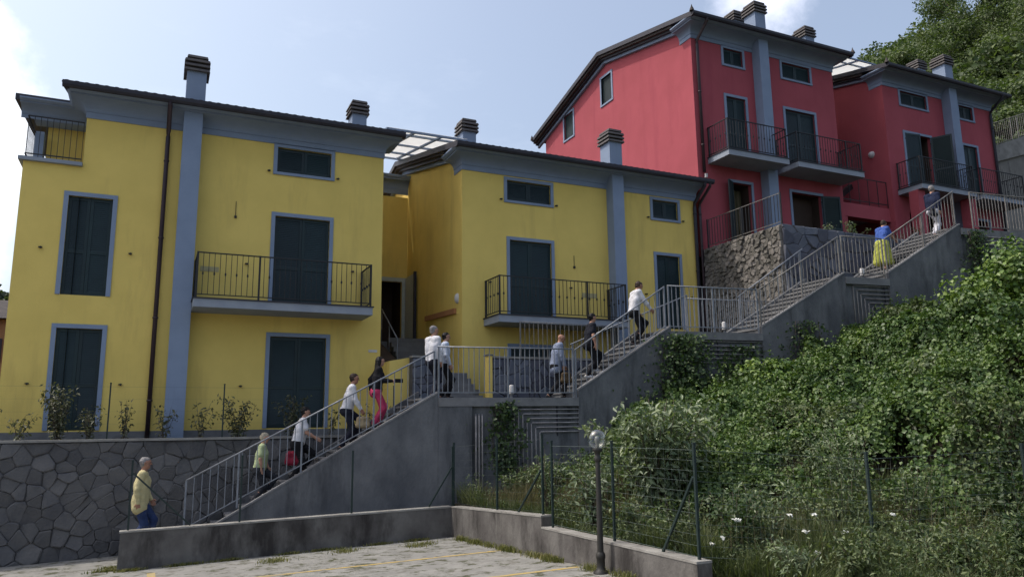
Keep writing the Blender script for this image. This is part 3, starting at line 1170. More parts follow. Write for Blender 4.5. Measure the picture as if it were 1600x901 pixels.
# ---------------------------------------------------------------- yellow house, right
def yellow_right_house():
    x0, x1 = 7.95, 16.62
    doors = [(9.49, 10.92, 0.10, 2.30), (9.49, 10.92, 3.10, 5.56), (14.86, 15.80, 3.08, 5.54)]
    att = [(9.42, 10.93, 6.80, 7.44), (14.80, 15.83, 6.80, 7.44)]
    root, F, ze, zc = house('yellow_house', 'yellow house in the middle between the entrance recess and the red gable', x0, x1, ZB, M['yellow'], doors, [], att)
    for a, b, c, d in doors:
        window(root, F, a, b, ZB + c, ZB + d, sill=False)
    for a, b, c, d in att:
        window(root, F, a, b, ZB + c, ZB + d)
    pilaster(root, 13.0, 13.42, ZB - .3, ze - .02)
    cornice(root, x0, x1, zc, right=False)
    gutter(root, x0 - .44, x1 + .25, ze)
    tiled_roof(root, x0 - .44, x1 + .22, ze)
    rake(root, x0, -1, ze)
    chimney(root, 12.98, 13.45, YF - .33, YF + .25, ze - .1, ZB + 9.58)
    chimney(root, 8.68, 9.15, 22.3, 22.85, ze, ZB + 10.05)
    downpipe(root, 16.50, 2.6, zc + .5, ze, r=.06, mat='fascia')
    downpipe(root, 16.72, 2.6, zc + .5, ze, r=.05, mat='pipe_brown')
    balcony(root, 8.63, 12.95, ZB + 3.09, 19.4, mids=(11.55,))
    q = MB()
    q.box(11.98, 12.52, YF - .01, YF, ZB + 3.93, ZB + 4.08)
    q.build('pipe_cover', M['patch'], root)
    q = MB()
    q.bar((11.72, YF - .012, 7.75), (11.72, YF - .012, 7.42), .012, .012)
    q.box(11.69, 11.75, YF - .04, YF, 7.34, 7.41)
    q.build('cable_stub', M['iron'], root)
    # oval lamp and a slanting brown bar on the recess side wall
    q = MB()
    for k in range(1):
        n = 14
        q.v, q.f, q.m, q.sm = [], [], [], []
        c = Vector((x0, 20.85, 6.22))
        rings = []
        for rr, dx in ((0.0, .10), (.6, .085), (.9, .05), (1.0, .0)):
            i = len(q.v)
            for t in range(n):
                a = 2 * math.pi * t / n
                q.v.append((c.x - dx, c.y + rr * .095 * math.cos(a), c.z + rr * .16 * math.sin(a)))
            rings.append(i)
        for a, b in zip(rings, rings[1:]):
            for t in range(n):
                q.f.append((a + t, a + (t + 1) % n, b + (t + 1) % n, b + t))
                q.m.append(0)
                q.sm.append(True)
    q.build('wall_lamp', M['white'], root)
    q = MB()
    q.bar((x0 - .04, 20.95, 5.86), (x0 - .04, 23.7, 5.98), .07, .16)
    q.build('sloped_band', M['orange'], root)
    return root


yellow_right_house()


# ---------------------------------------------------------------- entrance recess between the yellow houses
def recess(name, label, xa, xb, zb, wallmat, wall_label_col):
    root = thing(name, ((xa + xb) / 2, 25.9, zb), label, 'stairwell')
    ze = zb + 8.15
    b = MB()
    G = Frame((0, 25.9, 0), (1, 0, 0), (0, -1, 0))
    wall_face(b, G, xa + .004, xb - .004, zb - .5, zb + 8.2, [(xa + .75, xb - .20, zb + 2.75, zb + 5.08, 1.2)], hole_mi=1)
    b.build('wall', [wallmat, M['darkroom']], root, fix=False)
    f = MB()
    G.box(f, xa + .62, xa + .75, zb + 2.75, zb + 5.05, 0, .05)
    G.box(f, xb - .20, xb - .05, zb + 2.75, zb + 5.08, 0, .05)
    G.box(f, xa + .62, xb - .05, zb + 5.08, zb + 5.22, 0, .052)
    f.build('door_frame', M['doorgrey'], root)
    d = MB()
    d.box(xb - .10, xb - .05, 24.75, 25.80, zb + 2.77, zb + 5.2)
    d.box(xb - .14, xb - .045, 24.68, 24.745, zb + 2.6, zb + 5.25, 1)
    d.build('door', [M['doorgrey'], M['fascia']], root)
    c = MB()
    c.extrude([(xa + .01, 25.9 - a * .5, ze + .15 + q * 1.2) for a, q in COVE], (xb - xa - .02, 0, 0))
    c.build('cornice', M['trim'], root)
    s = MB()
    s.box(xa + .02, xb - .02, 23.9, 25.88, zb + 2.45, zb + 2.72)
    s.build('upper_landing', M['stairtop'], root)
    n = 8
    for k in range(n):                                        # inner flight from the entry level to the door
        t = MB()
        y0 = 22.0 + 1.9 * k / n
        t.box(xa + 1.15, xb - .03, y0, y0 + 1.9 / n + .02, zb + 1.4 + .16 * k, zb + 1.5 + .165 * (k + 1))
        t.build('step', M['stairtop'], root)
    e = MB()
    e.box(xa + .02, xb - .02, 20.6, 22.0, zb + .9, zb + 1.5)
    e.build('entry_floor', M['stairtop'], root)
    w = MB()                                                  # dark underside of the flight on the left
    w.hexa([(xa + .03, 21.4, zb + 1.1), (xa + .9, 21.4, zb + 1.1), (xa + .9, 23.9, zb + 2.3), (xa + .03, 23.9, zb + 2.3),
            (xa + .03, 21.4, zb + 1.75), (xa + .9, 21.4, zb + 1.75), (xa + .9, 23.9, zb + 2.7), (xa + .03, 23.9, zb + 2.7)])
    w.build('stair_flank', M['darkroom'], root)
    h = MB()
    h.tube([(xa + .95, 22.1, zb + 2.6), (xa + .95, 23.9, zb + 3.75), (xa + .95, 25.5, zb + 3.75)], .022, 8)
    for y, z in ((22.1, 1.6), (23.0, 2.1), (23.9, 2.72), (25.0, 2.72)):
        h.tube([(xa + .95, y, zb + z), (xa + .95, y, zb + z + 1.03)], .016, 6)
    h.build('handrail', M['steel'], root)
    return root


recess('entrance_recess', 'shaded entrance recess with open grey door between the yellow houses', 5.55, 7.95, ZB, M['yellow'], 'yellow')


def canopy(name, label, xa, xb, zf, y0=20.9, y1=25.75, slope=0.185, cols=3):
    root = thing(name, ((xa + xb) / 2, y0, zf), label, 'glass canopy', 'translucent canopies over the stairwells')
    ys = [y0, y0 + 0.55, y0 + 2.2, y0 + 3.7, y1]
    xs = [xa + (xb - xa) * k / cols for k in range(cols + 1)]
    zz = lambda y: zf + slope * (y - y0)
    fr = MB()
    for x in xs:
        fr.bar((x, y0, zz(y0) - .04), (x, y1, zz(y1) - .04), .05, .07)
    for y in ys:
        fr.bar((xa - .03, y, zz(y) - .041), (xb + .03, y, zz(y) - .041), .05, .06)
    fr.build('canopy_frame', M['trim'], root)
    for a, b in zip(xs, xs[1:]):
        for c, d in zip(ys, ys[1:]):
            p = MB()
            p.hexa([(a + .01, c + .01, zz(c + .01)), (b - .01, c + .01, zz(c + .01)), (b - .01, d - .01, zz(d - .01)), (a + .01, d - .01, zz(d - .01)),
                    (a + .01, c + .01, zz(c + .01) + .012), (b - .01, c + .01, zz(c + .01) + .012), (b - .01, d - .01, zz(d - .01) + .012), (a + .01, d - .01, zz(d - .01) + .012)])
            p.build('pane', M['poly'], root)


canopy('glass_canopy', 'grey framed translucent canopy between the two yellow roofs', 5.75, 8.30, 11.22)

# ---------------------------------------------------------------- red houses
ZR = 8.67


def red_left_house():
    x0, x1 = 16.82, 23.8
    doors = [(18.28, 19.18, 0.0, 2.32, 1.6), (21.12, 22.62, 0.0, 2.30, .5), (18.28, 19.18, 3.10, 5.60), (21.12, 22.62, 3.10, 5.58)]
    att = [(18.28, 19.18, 6.86, 7.50), (21.12, 22.55, 6.86, 7.50)]
    gab = [(25.72, 26.55, 7.45, 8.72), (29.15, 29.98, 7.02, 8.28)]
    gab = [(25.80, 26.60, 7.42, 8.62), (29.12, 29.98, 7.0, 8.2)]
    root, F, ze, zc = house('red_house', 'tall red house with a sunlit gable above the yellow roof', x0, x1, ZR, M['red'], doors, [], att, left_gable=gab)
    window(root, F, 18.28, 19.18, ZR, ZR + 2.32, sill=False, shut=(150, 'none'), stops=False)
    window(root, F, 21.12, 22.62, ZR, ZR + 2.30, sill=False, shut=('none', 165), stops=False)
    for a, b, c, d in [q[:4] for q in doors[2:]]:
        window(root, F, a, b, ZR + c, ZR + d, sill=False, stops=False)
    for a, b, c, d in att:
        window(root, F, a, b, ZR + c, ZR + d, stops=False)
    G = Frame((x0, 0, 0), (0, 1, 0), (-1, 0, 0))
    Gr = Frame((x0, 0, 0), (0, -1, 0), (-1, 0, 0))
    for a, b, c, d in gab:
        window(root, Gr, -b, -a, ZR + c, ZR + d, leaves=1, stops=False)
    pilaster(root, 19.67, 20.12, ZR - .3, ze - .02)
    cornice(root, x0, x1, zc)
    gutter(root, x0 - .44, x1 + .42, ze)
    tiled_roof(root, x0 - .44, x1 + .44, ze)
    rake(root, x0, -1, ze)
    rake(root, x1, 1, ze)
    chimney(root, 19.65, 20.15, YF - .33, YF + .25, ze - .1, ZR + 9.58)
    chimney(root, 20.6, 21.1, 22.3, 22.9, ze, ZR + 10.55)
    chimney(root, 23.3, 23.78, 21.2, 21.8, ze, ZR + 9.9)
    downpipe(root, 17.02, ZR + 2.5, zc + .5, ze, r=.055, mat='pipe_brown')
    balcony(root, 17.28, 20.02, ZR + 3.07, 19.4)
    balcony(root, 20.45, 23.75, ZR + 3.07, 19.4, mids=(22.95,))
    for fx in (x0 - .45, x1 + .45):                           # upturned corner tiles
        q = MB()
        q.lathe((fx, YE - .05, ze + .02), [(.09, 0), (.07, .08), (.03, .16), (.002, .26)], 8)
        q.build('finial', M['roof'], root)
    q = MB()
    q.lathe((x0 - .44, 32.55, roof_z(32.55, ze)), [(.08, -.05), (.06, .08), (.002, .22)], 8)
    q.build('finial', M['roof'], root)
    q = MB()
    q.box(17.02, 17.10, YF - .16, YF - .08, ZR + 2.30, ZR + 2.44)
    q.build('spotlight', M['white'], root)
    c_ = MB()                                                  # pale curtain in the open doorway
    for k in range(5):
        c_.tube([(18.7 + k * .09, YF + .5, ZR + .05), (18.7 + k * .09, YF + .5, ZR + 2.2)], .05, 8)
    c_.build('curtain', M['drygrass'], root)
    return root


red_left_house()


def red_right_house():
    x0, x1 = 26.62, 33.6
    doors = [(27.70, 29.28, 3.10, 5.66, .6), (31.38, 32.30, 3.10, 5.66)]
    low = [(27.5, 29.6, 0.0, 2.2, 1.2), (31.2, 32.5, 0.0, 2.3, .8)]
    att = [(27.66, 29.28, 6.90, 7.52), (31.38, 32.30, 6.90, 7.52)]
    root, F, ze, zc = house('red_house', 'shaded red house at the top of the stairs under the trees', x0, x1, ZR, M['red'], doors + low, [], att)
    window(root, F, 27.70, 29.28, ZR + 3.10, ZR + 5.66, sill=False, shut=(8, 118), stops=False)
    window(root, F, 31.38, 32.30, ZR + 3.10, ZR + 5.66, sill=False, stops=False)
    for a, b, c, d in att:
        window(root, F, a, b, ZR + c, ZR + d, stops=False)
    window(root, F, 31.2, 32.5, ZR, ZR + 2.3, sill=False, stops=False, shut=('closed', 'none'))
    pilaster(root, 30.30, 30.78, ZR - .3, ze - .02)
    cornice(root, x0, x1, zc)
    gutter(root, x0 - .44, x1 + .42, ze)
    tiled_roof(root, x0 - .44, x1 + .44, ze)
    rake(root, x0, -1, ze)
    rake(root, x1, 1, ze)
    chimney(root, 30.3, 30.8, YF - .33, YF + .25, ze - .1, ZR + 9.58)
    chimney(root, 31.6, 32.1, 22.3, 22.9, ze, ZR + 10.6)
    downpipe(root, 33.45, ZR - .3, zc + .5, ze, r=.06, mat='fascia')
    balcony(root, 26.95, 30.25, ZR + 3.07, 19.4)
    balcony(root, 30.66, 33.55, ZR + 3.07, 19.4)
    for fx in (x0 - .45,):
        q = MB()
        q.lathe((fx, YE - .05, ze + .02), [(.09, 0), (.07, .08), (.03, .16), (.002, .26)], 8)
        q.build('finial', M['roof'], root)
    q = MB()
    q.lathe((0, 0, 0), [(.001, .14), (.08, .12), (.13, .06), (.15, 0)], 16)
    q.v = [(x0 - z, 21.3 + x, 13.47 + y) for x, y, z in q.v]
    q.build('wall_lamp', M['white'], root)
    # heavy red posts that carry the balcony and a low red wall at the porch
    for px in (26.9, 30.0):
        q = MB()
        q.box(px, px + .42, 19.6, 20.0, ZR - .4, ZR + 2.84)
        q.build('porch_post', M['red'], root)
    q = MB()
    q.box(27.35, 29.95, 19.65, 19.95, ZR - .3, ZR + .75)
    q.build('porch_wall', M['red'], root)
    return root


red_right_house()


def red_recess():
    xa, xb = 23.8, 26.62
    root = thing('entrance_porch', ((xa + xb) / 2, 21.0, ZR), 'dark entrance porch with red beam between the red houses', 'porch')
    b = MB()
    b.box(xa + .004, xb - .004, 24.6, 24.8, ZR - .4, ZR + 8.2)
    b.build('back_wall', M['red'], root)
    b = MB()
    b.box(xa + .004, xb - .004, 20.7, 21.1, ZR + 1.75, ZR + 2.30)
    b.build('beam', M['red'], root)
    b = MB()
    b.box(xa + .004, xb - .004, 21.1, 24.6, ZR + 2.0, ZR + 2.25)
    b.build('floor_slab', M['slab'], root)
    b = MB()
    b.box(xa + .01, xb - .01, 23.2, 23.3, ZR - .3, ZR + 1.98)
    b.build('porch_shade_panel', M['darkroom'], root)  # panel across the porch, its shade put into the colour
    b = MB()
    b.box(xa + .05, xa + .40, 20.72, 21.08, ZR - .4, ZR + 1.748)
    b.build('porch_post', M['red'], root)
    r_ = MB()
    y = 20.72
    for a, c in (((xa + .05, y, ZR + 3.4), (xb - .05, y, ZR + 3.4)), ((xa + .05, y, ZR + 2.45), (xb - .05, y, ZR + 2.45))):
        r_.bar(a, c, .03, .03)
    r_.bar((xa + .2, y + .8, ZR + 2.3), (xb - .2, y + 1.6, ZR + 3.7), .16, .22)
    for k in range(6):
        r_.bar((xa + .1 + k * .53, y, ZR + 2.3), (xa + .1 + k * .53, y, ZR + 3.4), .022, .022)
    r_.build('porch_railing', M['iron'], root)


red_recess()
canopy('glass_canopy', 'bright translucent canopy between the two red roofs', 23.95, 26.9, 17.42, y0=20.9, y1=25.0)


# ================================================================ STAIRS
TS = 0.146                                     # the stairs run slightly towards the lot, not along the facades


def so(x, off=0.0):
    """Y of the stairs' outer face (+off inwards) at X."""
    return 17.35 - TS * (x - 2.2) + off


FL = [(1.05, 5.9, 0.20, 3.16, 18), (9.35, 11.88, 3.16, 4.84, 10), (14.58, 17.33, 4.84, 6.50, 10), (18.85, 21.6, 6.50, 8.18, 10)]
LD = [(5.9, 9.35, 3.16, 2.35), (11.88, 14.58, 4.84, 1.35), (17.33, 18.85, 6.50, 1.35), (21.6, 26.5, 8.18, 1.6)]
SW = 1.3


def skew(mb, xa, xb, o0, o1, za0, zb0, za1, zb1, mi=0):
    """Box between X xa..xb and offsets o0..o1; bottom za0/zb0 and top za1/zb1 at its two ends."""
    mb.hexa([(xa, so(xa, o0), za0), (xb, so(xb, o0), zb0), (xb, so(xb, o1), zb0), (xa, so(xa, o1), za0),
             (xa, so(xa, o0), za1), (xb, so(xb, o0), zb1), (xb, so(xb, o1), zb1), (xa, so(xa, o1), za1)], mi)


def build_stairs():
    root = thing('staircase', (12, so(12), 0), 'long weathered concrete outdoor staircase climbing past the houses', 'staircase')
    for k, (xa, xb, za, zb, n) in enumerate(FL):
        w = MB()
        base = -0.4 if k == 0 else za - 2.6
        skew(w, xa - (.3 if k == 0 else 0), xb + .03, 0.0, 0.16, base, base, za + (.02 if k == 0 else .16), zb + .10)
        skew(w, xa + .02, xb - .02, 0.16, SW, base, base, za - .22, zb - .22)
        w.build('flank_wall', M['stair'], root)
        c = MB()                                               # worn pale edge of the string
        skew(c, xa - (.3 if k == 0 else 0), xb + .03, -.012, .15, za + (.021 if k == 0 else .161), zb + .101, za + (.06 if k == 0 else .20), zb + .14)
        c.build('string_edge', M['stairtop'], root)
        for i in range(n):
            t = MB()
            x0 = xa + (xb - xa) * i / n
            x1 = xa + (xb - xa) * (i + 1) / n
            z1 = za + (zb - za) * (i + 1) / n
            skew(t, x0, x1 - .003, .161, SW + .02, z1 - .36, z1 - .36, z1 - .045, z1 - .045)
            skew(t, x0 - .025, x1 - .004, .162, SW + .021, z1 - .044, z1 - .044, z1, z1, 1)
            t.build('step', [M['stair'], M['stairtop']], root)
        b = MB()
        skew(b, xa, xb, SW + .03, SW + .17, za - .3, zb - .3, za + .2, zb + .2)
        b.build('inner_string', M['stair'], root)
    for xa, xb, z, wd in LD:
        s = MB()
        skew(s, xa + .035, xb - .002, -.02, wd, z - .20, z - .20, z - .001, z - .001)
        s.build('landing', M['stairtop'], root)
        r_ = MB()
        rec = .07
        skew(r_, xa + .04 + (.79 if xa < 6 else 0), xb - .003, rec, rec + .25, z - 3.4, z - 3.4, z - .202, z - .202)
        r_.build('landing_wall', M['stair'], root)
    # first landing: its flank runs on at the left as a plain wall, and a pier at the pipes
    f = MB()
    skew(f, 5.935, 6.72, -.004, .3, -.4, -.4, 2.955, 2.955)
    f.build('flank_wall', M['stair'], root)
    e = MB()
    skew(e, 22.2, 26.5, -.03, .3, 7.1, 7.1, 7.977, 7.977)
    e.build('landing_edge', M['stair'], root)
    return root


build_stairs()

BAL = {}


def railing(label, pts, h, spacing, post_x, mat='steel', off=.07, name='stair_railing', low=.09, group='steel railings along the stairs', thin=False):
    """Railing along a poly-line of (x, z) with the stairs' own plan; z is the walking line."""
    if callable(off):
        P = [Vector((x, off(x), z)) for x, z in pts]
    else:
        P = [Vector((x, so(x, off), z)) for x, z in pts]
    mid = (P[0] + P[-1]) / 2
    root = thing(name, (mid.x, mid.y, min(P[0].z, P[-1].z)), label, 'railing', group)
    top = MB()
    bot = MB()
    for a, b in zip(P, P[1:]):
        top.tube([a + Vector((0, 0, h)), b + Vector((0, 0, h))], .011 if thin else .018, 8)
        bot.bar(a + Vector((0, 0, low)), b + Vector((0, 0, low)), .03, .02)
    top.build('handrail', M[mat], root)
    bot.build('bottom_rail', M[mat], root)

    def at(x):
        for a, b in zip(P, P[1:]):
            if min(a.x, b.x) - 1e-6 <= x <= max(a.x, b.x) + 1e-6:
                t = (x - a.x) / (b.x - a.x)
                return a.lerp(b, t)
        return P[-1]
    key = (mat, round(h, 2))
    if key not in BAL:
        m1 = MB()
        m1.box(-.0075, .0075, -.0075, .0075, 0, h - low)
        m2 = MB()
        m2.box(-.017, .017, -.017, .017, 0, h + .08)
        BAL[key] = (m1.build_mesh('steel_baluster', M[mat]), m2.build_mesh('steel_post', M[mat]))
    for x in post_x:
        p = at(x)
        put(BAL[key][1], 'railing_post', (p.x, p.y, p.z - .08), root)
    xa, xb = P[0].x, P[-1].x
    n = int(round(abs(xb - xa) / spacing))
    for i in range(1, n):
        x = xa + (xb - xa) * i / n
        if any(abs(x - q) < .05 for q in post_x):
            continue
        p = at(x)
        put(BAL[key][0], 'baluster', (p.x, p.y, p.z + low), root)
    return root


HR = 1.10


def terrace_rail():
    root = thing('terrace_railing', (17.0, 18.6, 8.43), 'thin dark railing on top of the rough stone terrace side', 'railing')
    b = MB()
    for z in (8.52, 9.42):
        b.bar((17.0, 16.95, z), (17.0, 20.45, z), .022, .02)
    b.build('handrail', M['steel_tan'], root)
    m = MB()
    m.box(-.008, .008, -.008, .008, 0, .9)
    me = m.build_mesh('iron_baluster', M['iron'])
    for k in range(1, 25):
        put(me, 'baluster', (17.0, 16.95 + 3.5 * k / 25, 8.52), root)
    for y in (16.97, 18.7, 20.4):
        q = MB()
        q.box(16.98, 17.02, y - .02, y + .02, 8.30, 9.45)
        q.build('railing_post', M['iron'], root)


terrace_rail()
railing('railing of the lowest flight, from the path to the entrance landing', [(0.72, 0.42), (5.86, 3.18)], 1.05, .15, [0.72, 1.72, 2.98, 4.5, 5.86])
railing('railing of the first landing in front of the entrance recess', [(5.93, 3.19), (9.28, 3.19)], HR + .05, .125, [5.96, 7.62, 9.26])
railing('railing of the second flight with a white shirted man behind it', [(9.32, 3.22), (11.82, 4.90)], HR, .15, [9.32, 10.63, 11.80])
railing('railing of the second landing below the stone terrace', [(11.90, 4.88), (14.55, 4.88)], HR + .05, .125, [11.92, 13.2, 14.53])
railing('railing of the third flight beside the stone terrace corner', [(14.60, 4.92), (17.30, 6.56)], HR, .125, [14.62, 15.98, 17.28], 'steel_tan')
railing('railing of the short third landing with a small white lamp', [(17.38, 6.54), (18.80, 6.54)], HR + .05, .125, [17.40, 18.78], 'steel_tan')
railing('railing of the top flight with a white trousered walker behind it', [(18.88, 6.58), (21.60, 8.24)], HR, .125, [18.90, 20.3, 21.55], 'steel_tan')
railing('railing of the top landing with leaning posts', [(22.2, 8.20), (26.4, 8.20)], HR + .05, .125, [22.22, 23.6, 25.0, 26.38], 'steel_tan')
railing('house side railing of the second flight', [(9.9, 3.50), (13.4, 4.95)], HR, .15, [9.95, 11.6, 13.38], off=SW + .1, group='inner railings of the stairs')
railing('house side railing of the third flight against the terrace wall', [(15.0, 5.05), (17.30, 6.60)], HR - .1, .15, [15.05, 17.2], off=SW + .1, group='inner railings of the stairs')
railing('house side railing of the second landing with its foot at the yellow wall', [(13.5, 4.90), (16.4, 4.90)], HR, .13, [13.5, 14.4, 16.3], 'steel', off=SW + .35, group='inner railings of the stairs')
railing('tall grey rail standing over the yard wall of the yellow house', [(8.95, 4.25), (12.4, 4.25)], 1.05, .14, [8.95], thin=True, mat='steel_tan', off=lambda x: 18.70, group='inner railings of the stairs')
# bank of pipes under each landing: nested bends, each pipe a part


def pipe_bank(label, xa, xb, ztop, n, gap, drop, off=-.03, r=.016, mat='conduit', left=True):
    root = thing('pipe_bank', (xa, so(xa, off), ztop - drop), label, 'pipes', 'nested grey pipes under the landings')
    for k in range(n):
        x = xa + gap * k
        z = ztop - gap * k
        q = MB()
        pts = []
        if left:
            pts += [(x, so(x, off), ztop - drop), (x, so(x, off), z - .02), (x + .02, so(x + .02, off), z)]
        else:
            pts += [(xa, so(xa, off), z)]
        pts += [(xb, so(xb, off), z)]
        q.tube(pts, r, 6)
        q.build('pipe', M[mat], root)
    for f_ in (.72,):
        c2 = MB()
        xq = xa + gap * n + (xb - xa - gap * n) * f_
        c2.bar((xq, so(xq, off + .03), ztop + .04), (xq, so(xq, off + .03), ztop - gap * n), .03, .02)
        c2.build('pipe_bracket', M['fascia'], root)
    c = MB()
    xm = xa + gap * n + (xb - xa - gap * n) * .2
    c.bar((xm, so(xm, off + .03), ztop + .04), (xm, so(xm, off + .03), ztop - gap * n), .03, .02)
    c.build('pipe_bracket', M['fascia'], root)
    return root


pipe_bank('seven nested pipes bent down under the first landing', 7.74, 10.2, 2.99, 7, .105, 2.0, off=.03)
pipe_bank('pipes running level under the second landing behind the ivy', 12.2, 14.9, 4.60, 6, .11, .6, off=.03, left=False)
pipe_bank('nested pipes bent down under the third landing', 17.62, 20.2, 6.27, 6, .12, 1.8, off=.03, mat='steel_tan')
pipe_bank('dark pipes running level under the top landing', 21.9, 26.5, 7.94, 6, .12, .6, off=-.06, mat='conduit', left=False)


def drain_pipes():
    root = thing('drain_pipes', (6.85, so(6.85, .0), .3), 'three thin upright pipes at the end of the concrete flank', 'pipes')
    for k in range(3):
        q = MB()
        x = 6.80 + .075 * k
        q.tube([(x, so(x, -.02), .3), (x, so(x, -.02), 2.72), (x + .06, so(x, .12), 2.82)], .018, 8)
        q.build('pipe', M['conduit'], root)


drain_pipes()

# small white lamps on the landings
for x, z, lab in ((7.74, 3.16, 'small white lamp on the first landing beside a railing post'), (13.57, 4.84, 'small white lamp on the second landing behind the rails'),
                  (18.11, 6.50, 'small white lamp on the third landing behind the rails')):
    e = thing('landing_lamp', (x, so(x, .16), z), lab, 'lamp', 'small white lamps on the landings')
    q = MB()
    q.lathe((x, so(x, .16), z), [(.03, 0), (.03, .08), (.055, .085), (.06, .10)], 12)
    q.build('lamp_base', M['steel'], e)
    q = MB()
    q.lathe((x, so(x, .16), z + .1), [(.0601, 0), (.06, .17), (.045, .2), (.001, .21)], 12)
    q.build('lamp_shade', M['white'], e)


# ================================================================ STONE WALLS
def clip(poly, px, py, nx, ny):
    """Keep the side of a polygon where (p-P).n <= 0."""
    out = []
    for i in range(len(poly)):
        a, b = poly[i], poly[(i + 1) % len(poly)]
        da = (a[0] - px) * nx + (a[1] - py) * ny
        db = (b[0] - px) * nx + (b[1] - py) * ny
        if da <= 0:
            out.append(a)
        if (da < 0) != (db < 0) and da != db:
            t = da / (da - db)
            out.append((a[0] + (b[0] - a[0]) * t, a[1] + (b[1] - a[1]) * t))
    return out


def voronoi(a0, a1, b0, b1, size, seed, flat=1.3, jit=.5):
    g = np.random.default_rng(seed)
    pts = []
    nb = max(1, int(round((b1 - b0) / (size / flat ** .5))))
    na = max(1, int(round((a1 - a0) / (size * flat ** .5))))
    for j in range(nb):
        for i in range(na):
            pts.append((a0 + (i + .5 + (j % 2) * .5 - .25 + g.uniform(-jit, jit)) * (a1 - a0) / na, b0 + (j + .5 + g.uniform(-jit, jit)) * (b1 - b0) / nb))
    pts = np.array(pts)
    cells = []
    for i, p in enumerate(pts):
        d = np.hypot(*(pts - p).T)
        cell = [(a0, b0), (a1, b0), (a1, b1), (a0, b1)]
        for j in np.argsort(d)[1:18]:
            q = pts[j]
            m = (p + q) / 2
            cell = clip(cell, m[0], m[1], q[0] - p[0], q[1] - p[1])
            if len(cell) < 3: break
        if len(cell) >= 3:
            cells.append(cell)
    return cells


def stone_wall(name, label, F, a0, a1, b0, b1, size, mat, thick, seed, gap=.012, proud=.05, extend=None, coping=None):
    root = thing(name, F((a0 + a1) / 2, b0), label, 'stone wall')
    c = MB()
    F.box(c, extend[0] if extend else a0, a1, b0, b1 - .004, -thick, -.012)
    c.build('wall_core', M['mortar'], root)
    g = np.random.default_rng(seed + 100)
    far = MB()
    cells = [(q_, False) for q_ in voronoi(a0, a1, b0, b1 - .01, size, seed)]
    if extend:                                              # the stretch beyond the picture's edge is one joined part
        cells += [(q_, True) for q_ in voronoi(extend[0], a0, b0, b1 - .01, size, seed + 1)]
    for cell, joined in cells:
        cx = sum(p[0] for p in cell) / len(cell)
        cy = sum(p[1] for p in cell) / len(cell)
        # round the corners: two points per corner
        q = []
        n = len(cell)
        for k in range(n):
            p, nx_, pv = cell[k], cell[(k + 1) % n], cell[k - 1]
            for o in (pv, nx_):
                t = .09
                q.append((p[0] + (o[0] - p[0]) * t, p[1] + (o[1] - p[1]) * t))
        ext = max(max(abs(p[0] - cx) for p in q), max(abs(p[1] - cy) for p in q))
        if ext < .03: continue
        # knap the outline: extra points along each edge, each a little off
        q2 = []
        for k in range(len(q)):
            p, w_ = q[k], q[(k + 1) % len(q)]
            q2.append(p)
            L_ = math.hypot(w_[0] - p[0], w_[1] - p[1])
            if L_ > size * .35:
                nx0, ny0 = -(w_[1] - p[1]) / L_, (w_[0] - p[0]) / L_
                o_ = g.normal(0, .022) * L_ * 1.6
                o_ = min(max(o_, -.02), .012)
                q2.append(((p[0] + w_[0]) / 2 + nx0 * o_, (p[1] + w_[1]) / 2 + ny0 * o_))
        q = q2
        s = max(.5, 1 - gap * g.uniform(.8, 1.9) / ext * 1.3)
        tx, ty = g.uniform(-.14, .14, 2)
        pr = proud * g.uniform(.25, 1.45)
        mb = far if joined else MB()
        m = len(q)
        ring0 = [F(cx + (p[0] - cx) * s, cy + (p[1] - cy) * s, -.012) for p in q]
        ring1 = [F(cx + (p[0] - cx) * s, cy + (p[1] - cy) * s, pr * .35 + (p[0] - cx) * tx + (p[1] - cy) * ty) for p in q]
        ring2 = [F(cx + (p[0] - cx) * s * .87, cy + (p[1] - cy) * s * .87, pr * .9 + (p[0] - cx) * tx + (p[1] - cy) * ty + g.uniform(-.006, .006)) for p in q]
        for A, B in ((ring0, ring1), (ring1, ring2)):
            for k in range(m):
                mb.poly([A[k], A[(k + 1) % m], B[(k + 1) % m], B[k]])
        mb.poly(ring2)
        if not joined:
            mb.build('stone', mat, root)
    if extend:
        far.build('stonework', mat, root)['kind'] = 'stuff'
    if coping:
        cp = MB()
        F.box(cp, (extend[0] if extend else a0) - .02, a1 + .02, b1, b1 + coping, -thick - .02, .05)
        cp.build('coping', M['coping'], root)
    return root


FX = Frame((0, 18.75, 0), (1, 0, 0), (0, -1, 0))
stone_wall('retaining_wall', 'dark rubble stone retaining wall below the left yellow house', FX, -3.35, 5.6, -.35, 2.28, .285, M['stone'], .3, 3, gap=.002, proud=.026, coping=.05, extend=(-14.0, -3.35))
FX2 = Frame((0, 18.62, 0), (1, 0, 0), (0, -1, 0))
stone_wall('yard_wall', 'blue grey stone wall behind the first landing', FX2, 8.06, 11.9, 3.0, 4.28, .27, M['stone_blue'], .25, 5, gap=.005, proud=.035, coping=.05)
stone_wall('yard_wall', 'short blue grey stone wall left of the entrance steps', Frame((0, 19.3, 0), (1, 0, 0), (0, -1, 0)), 6.1, 6.95, 2.4, 4.30, .27, M['stone_blue'], .25, 6, gap=.005, proud=.035, coping=.05)
FS = Frame((16.82, 0, 0), (0, -1, 0), (-1, 0, 0))
stone_wall('terrace_wall', 'sunlit rough stone side of the red house terrace', FS, -20.48, -16.85, 4.6, 8.38, .155, M['stone_sunlit'], .2, 8, gap=.003, proud=.085)
stone_wall('terrace_wall', 'shaded blocky stone front of the red house terrace', Frame((0, 16.80, 0), (1, 0, 0), (0, -1, 0)), 16.83, 23.4, 5.8, 8.40, .36, M['stone_blue'], .25, 9, gap=.005, proud=.03)


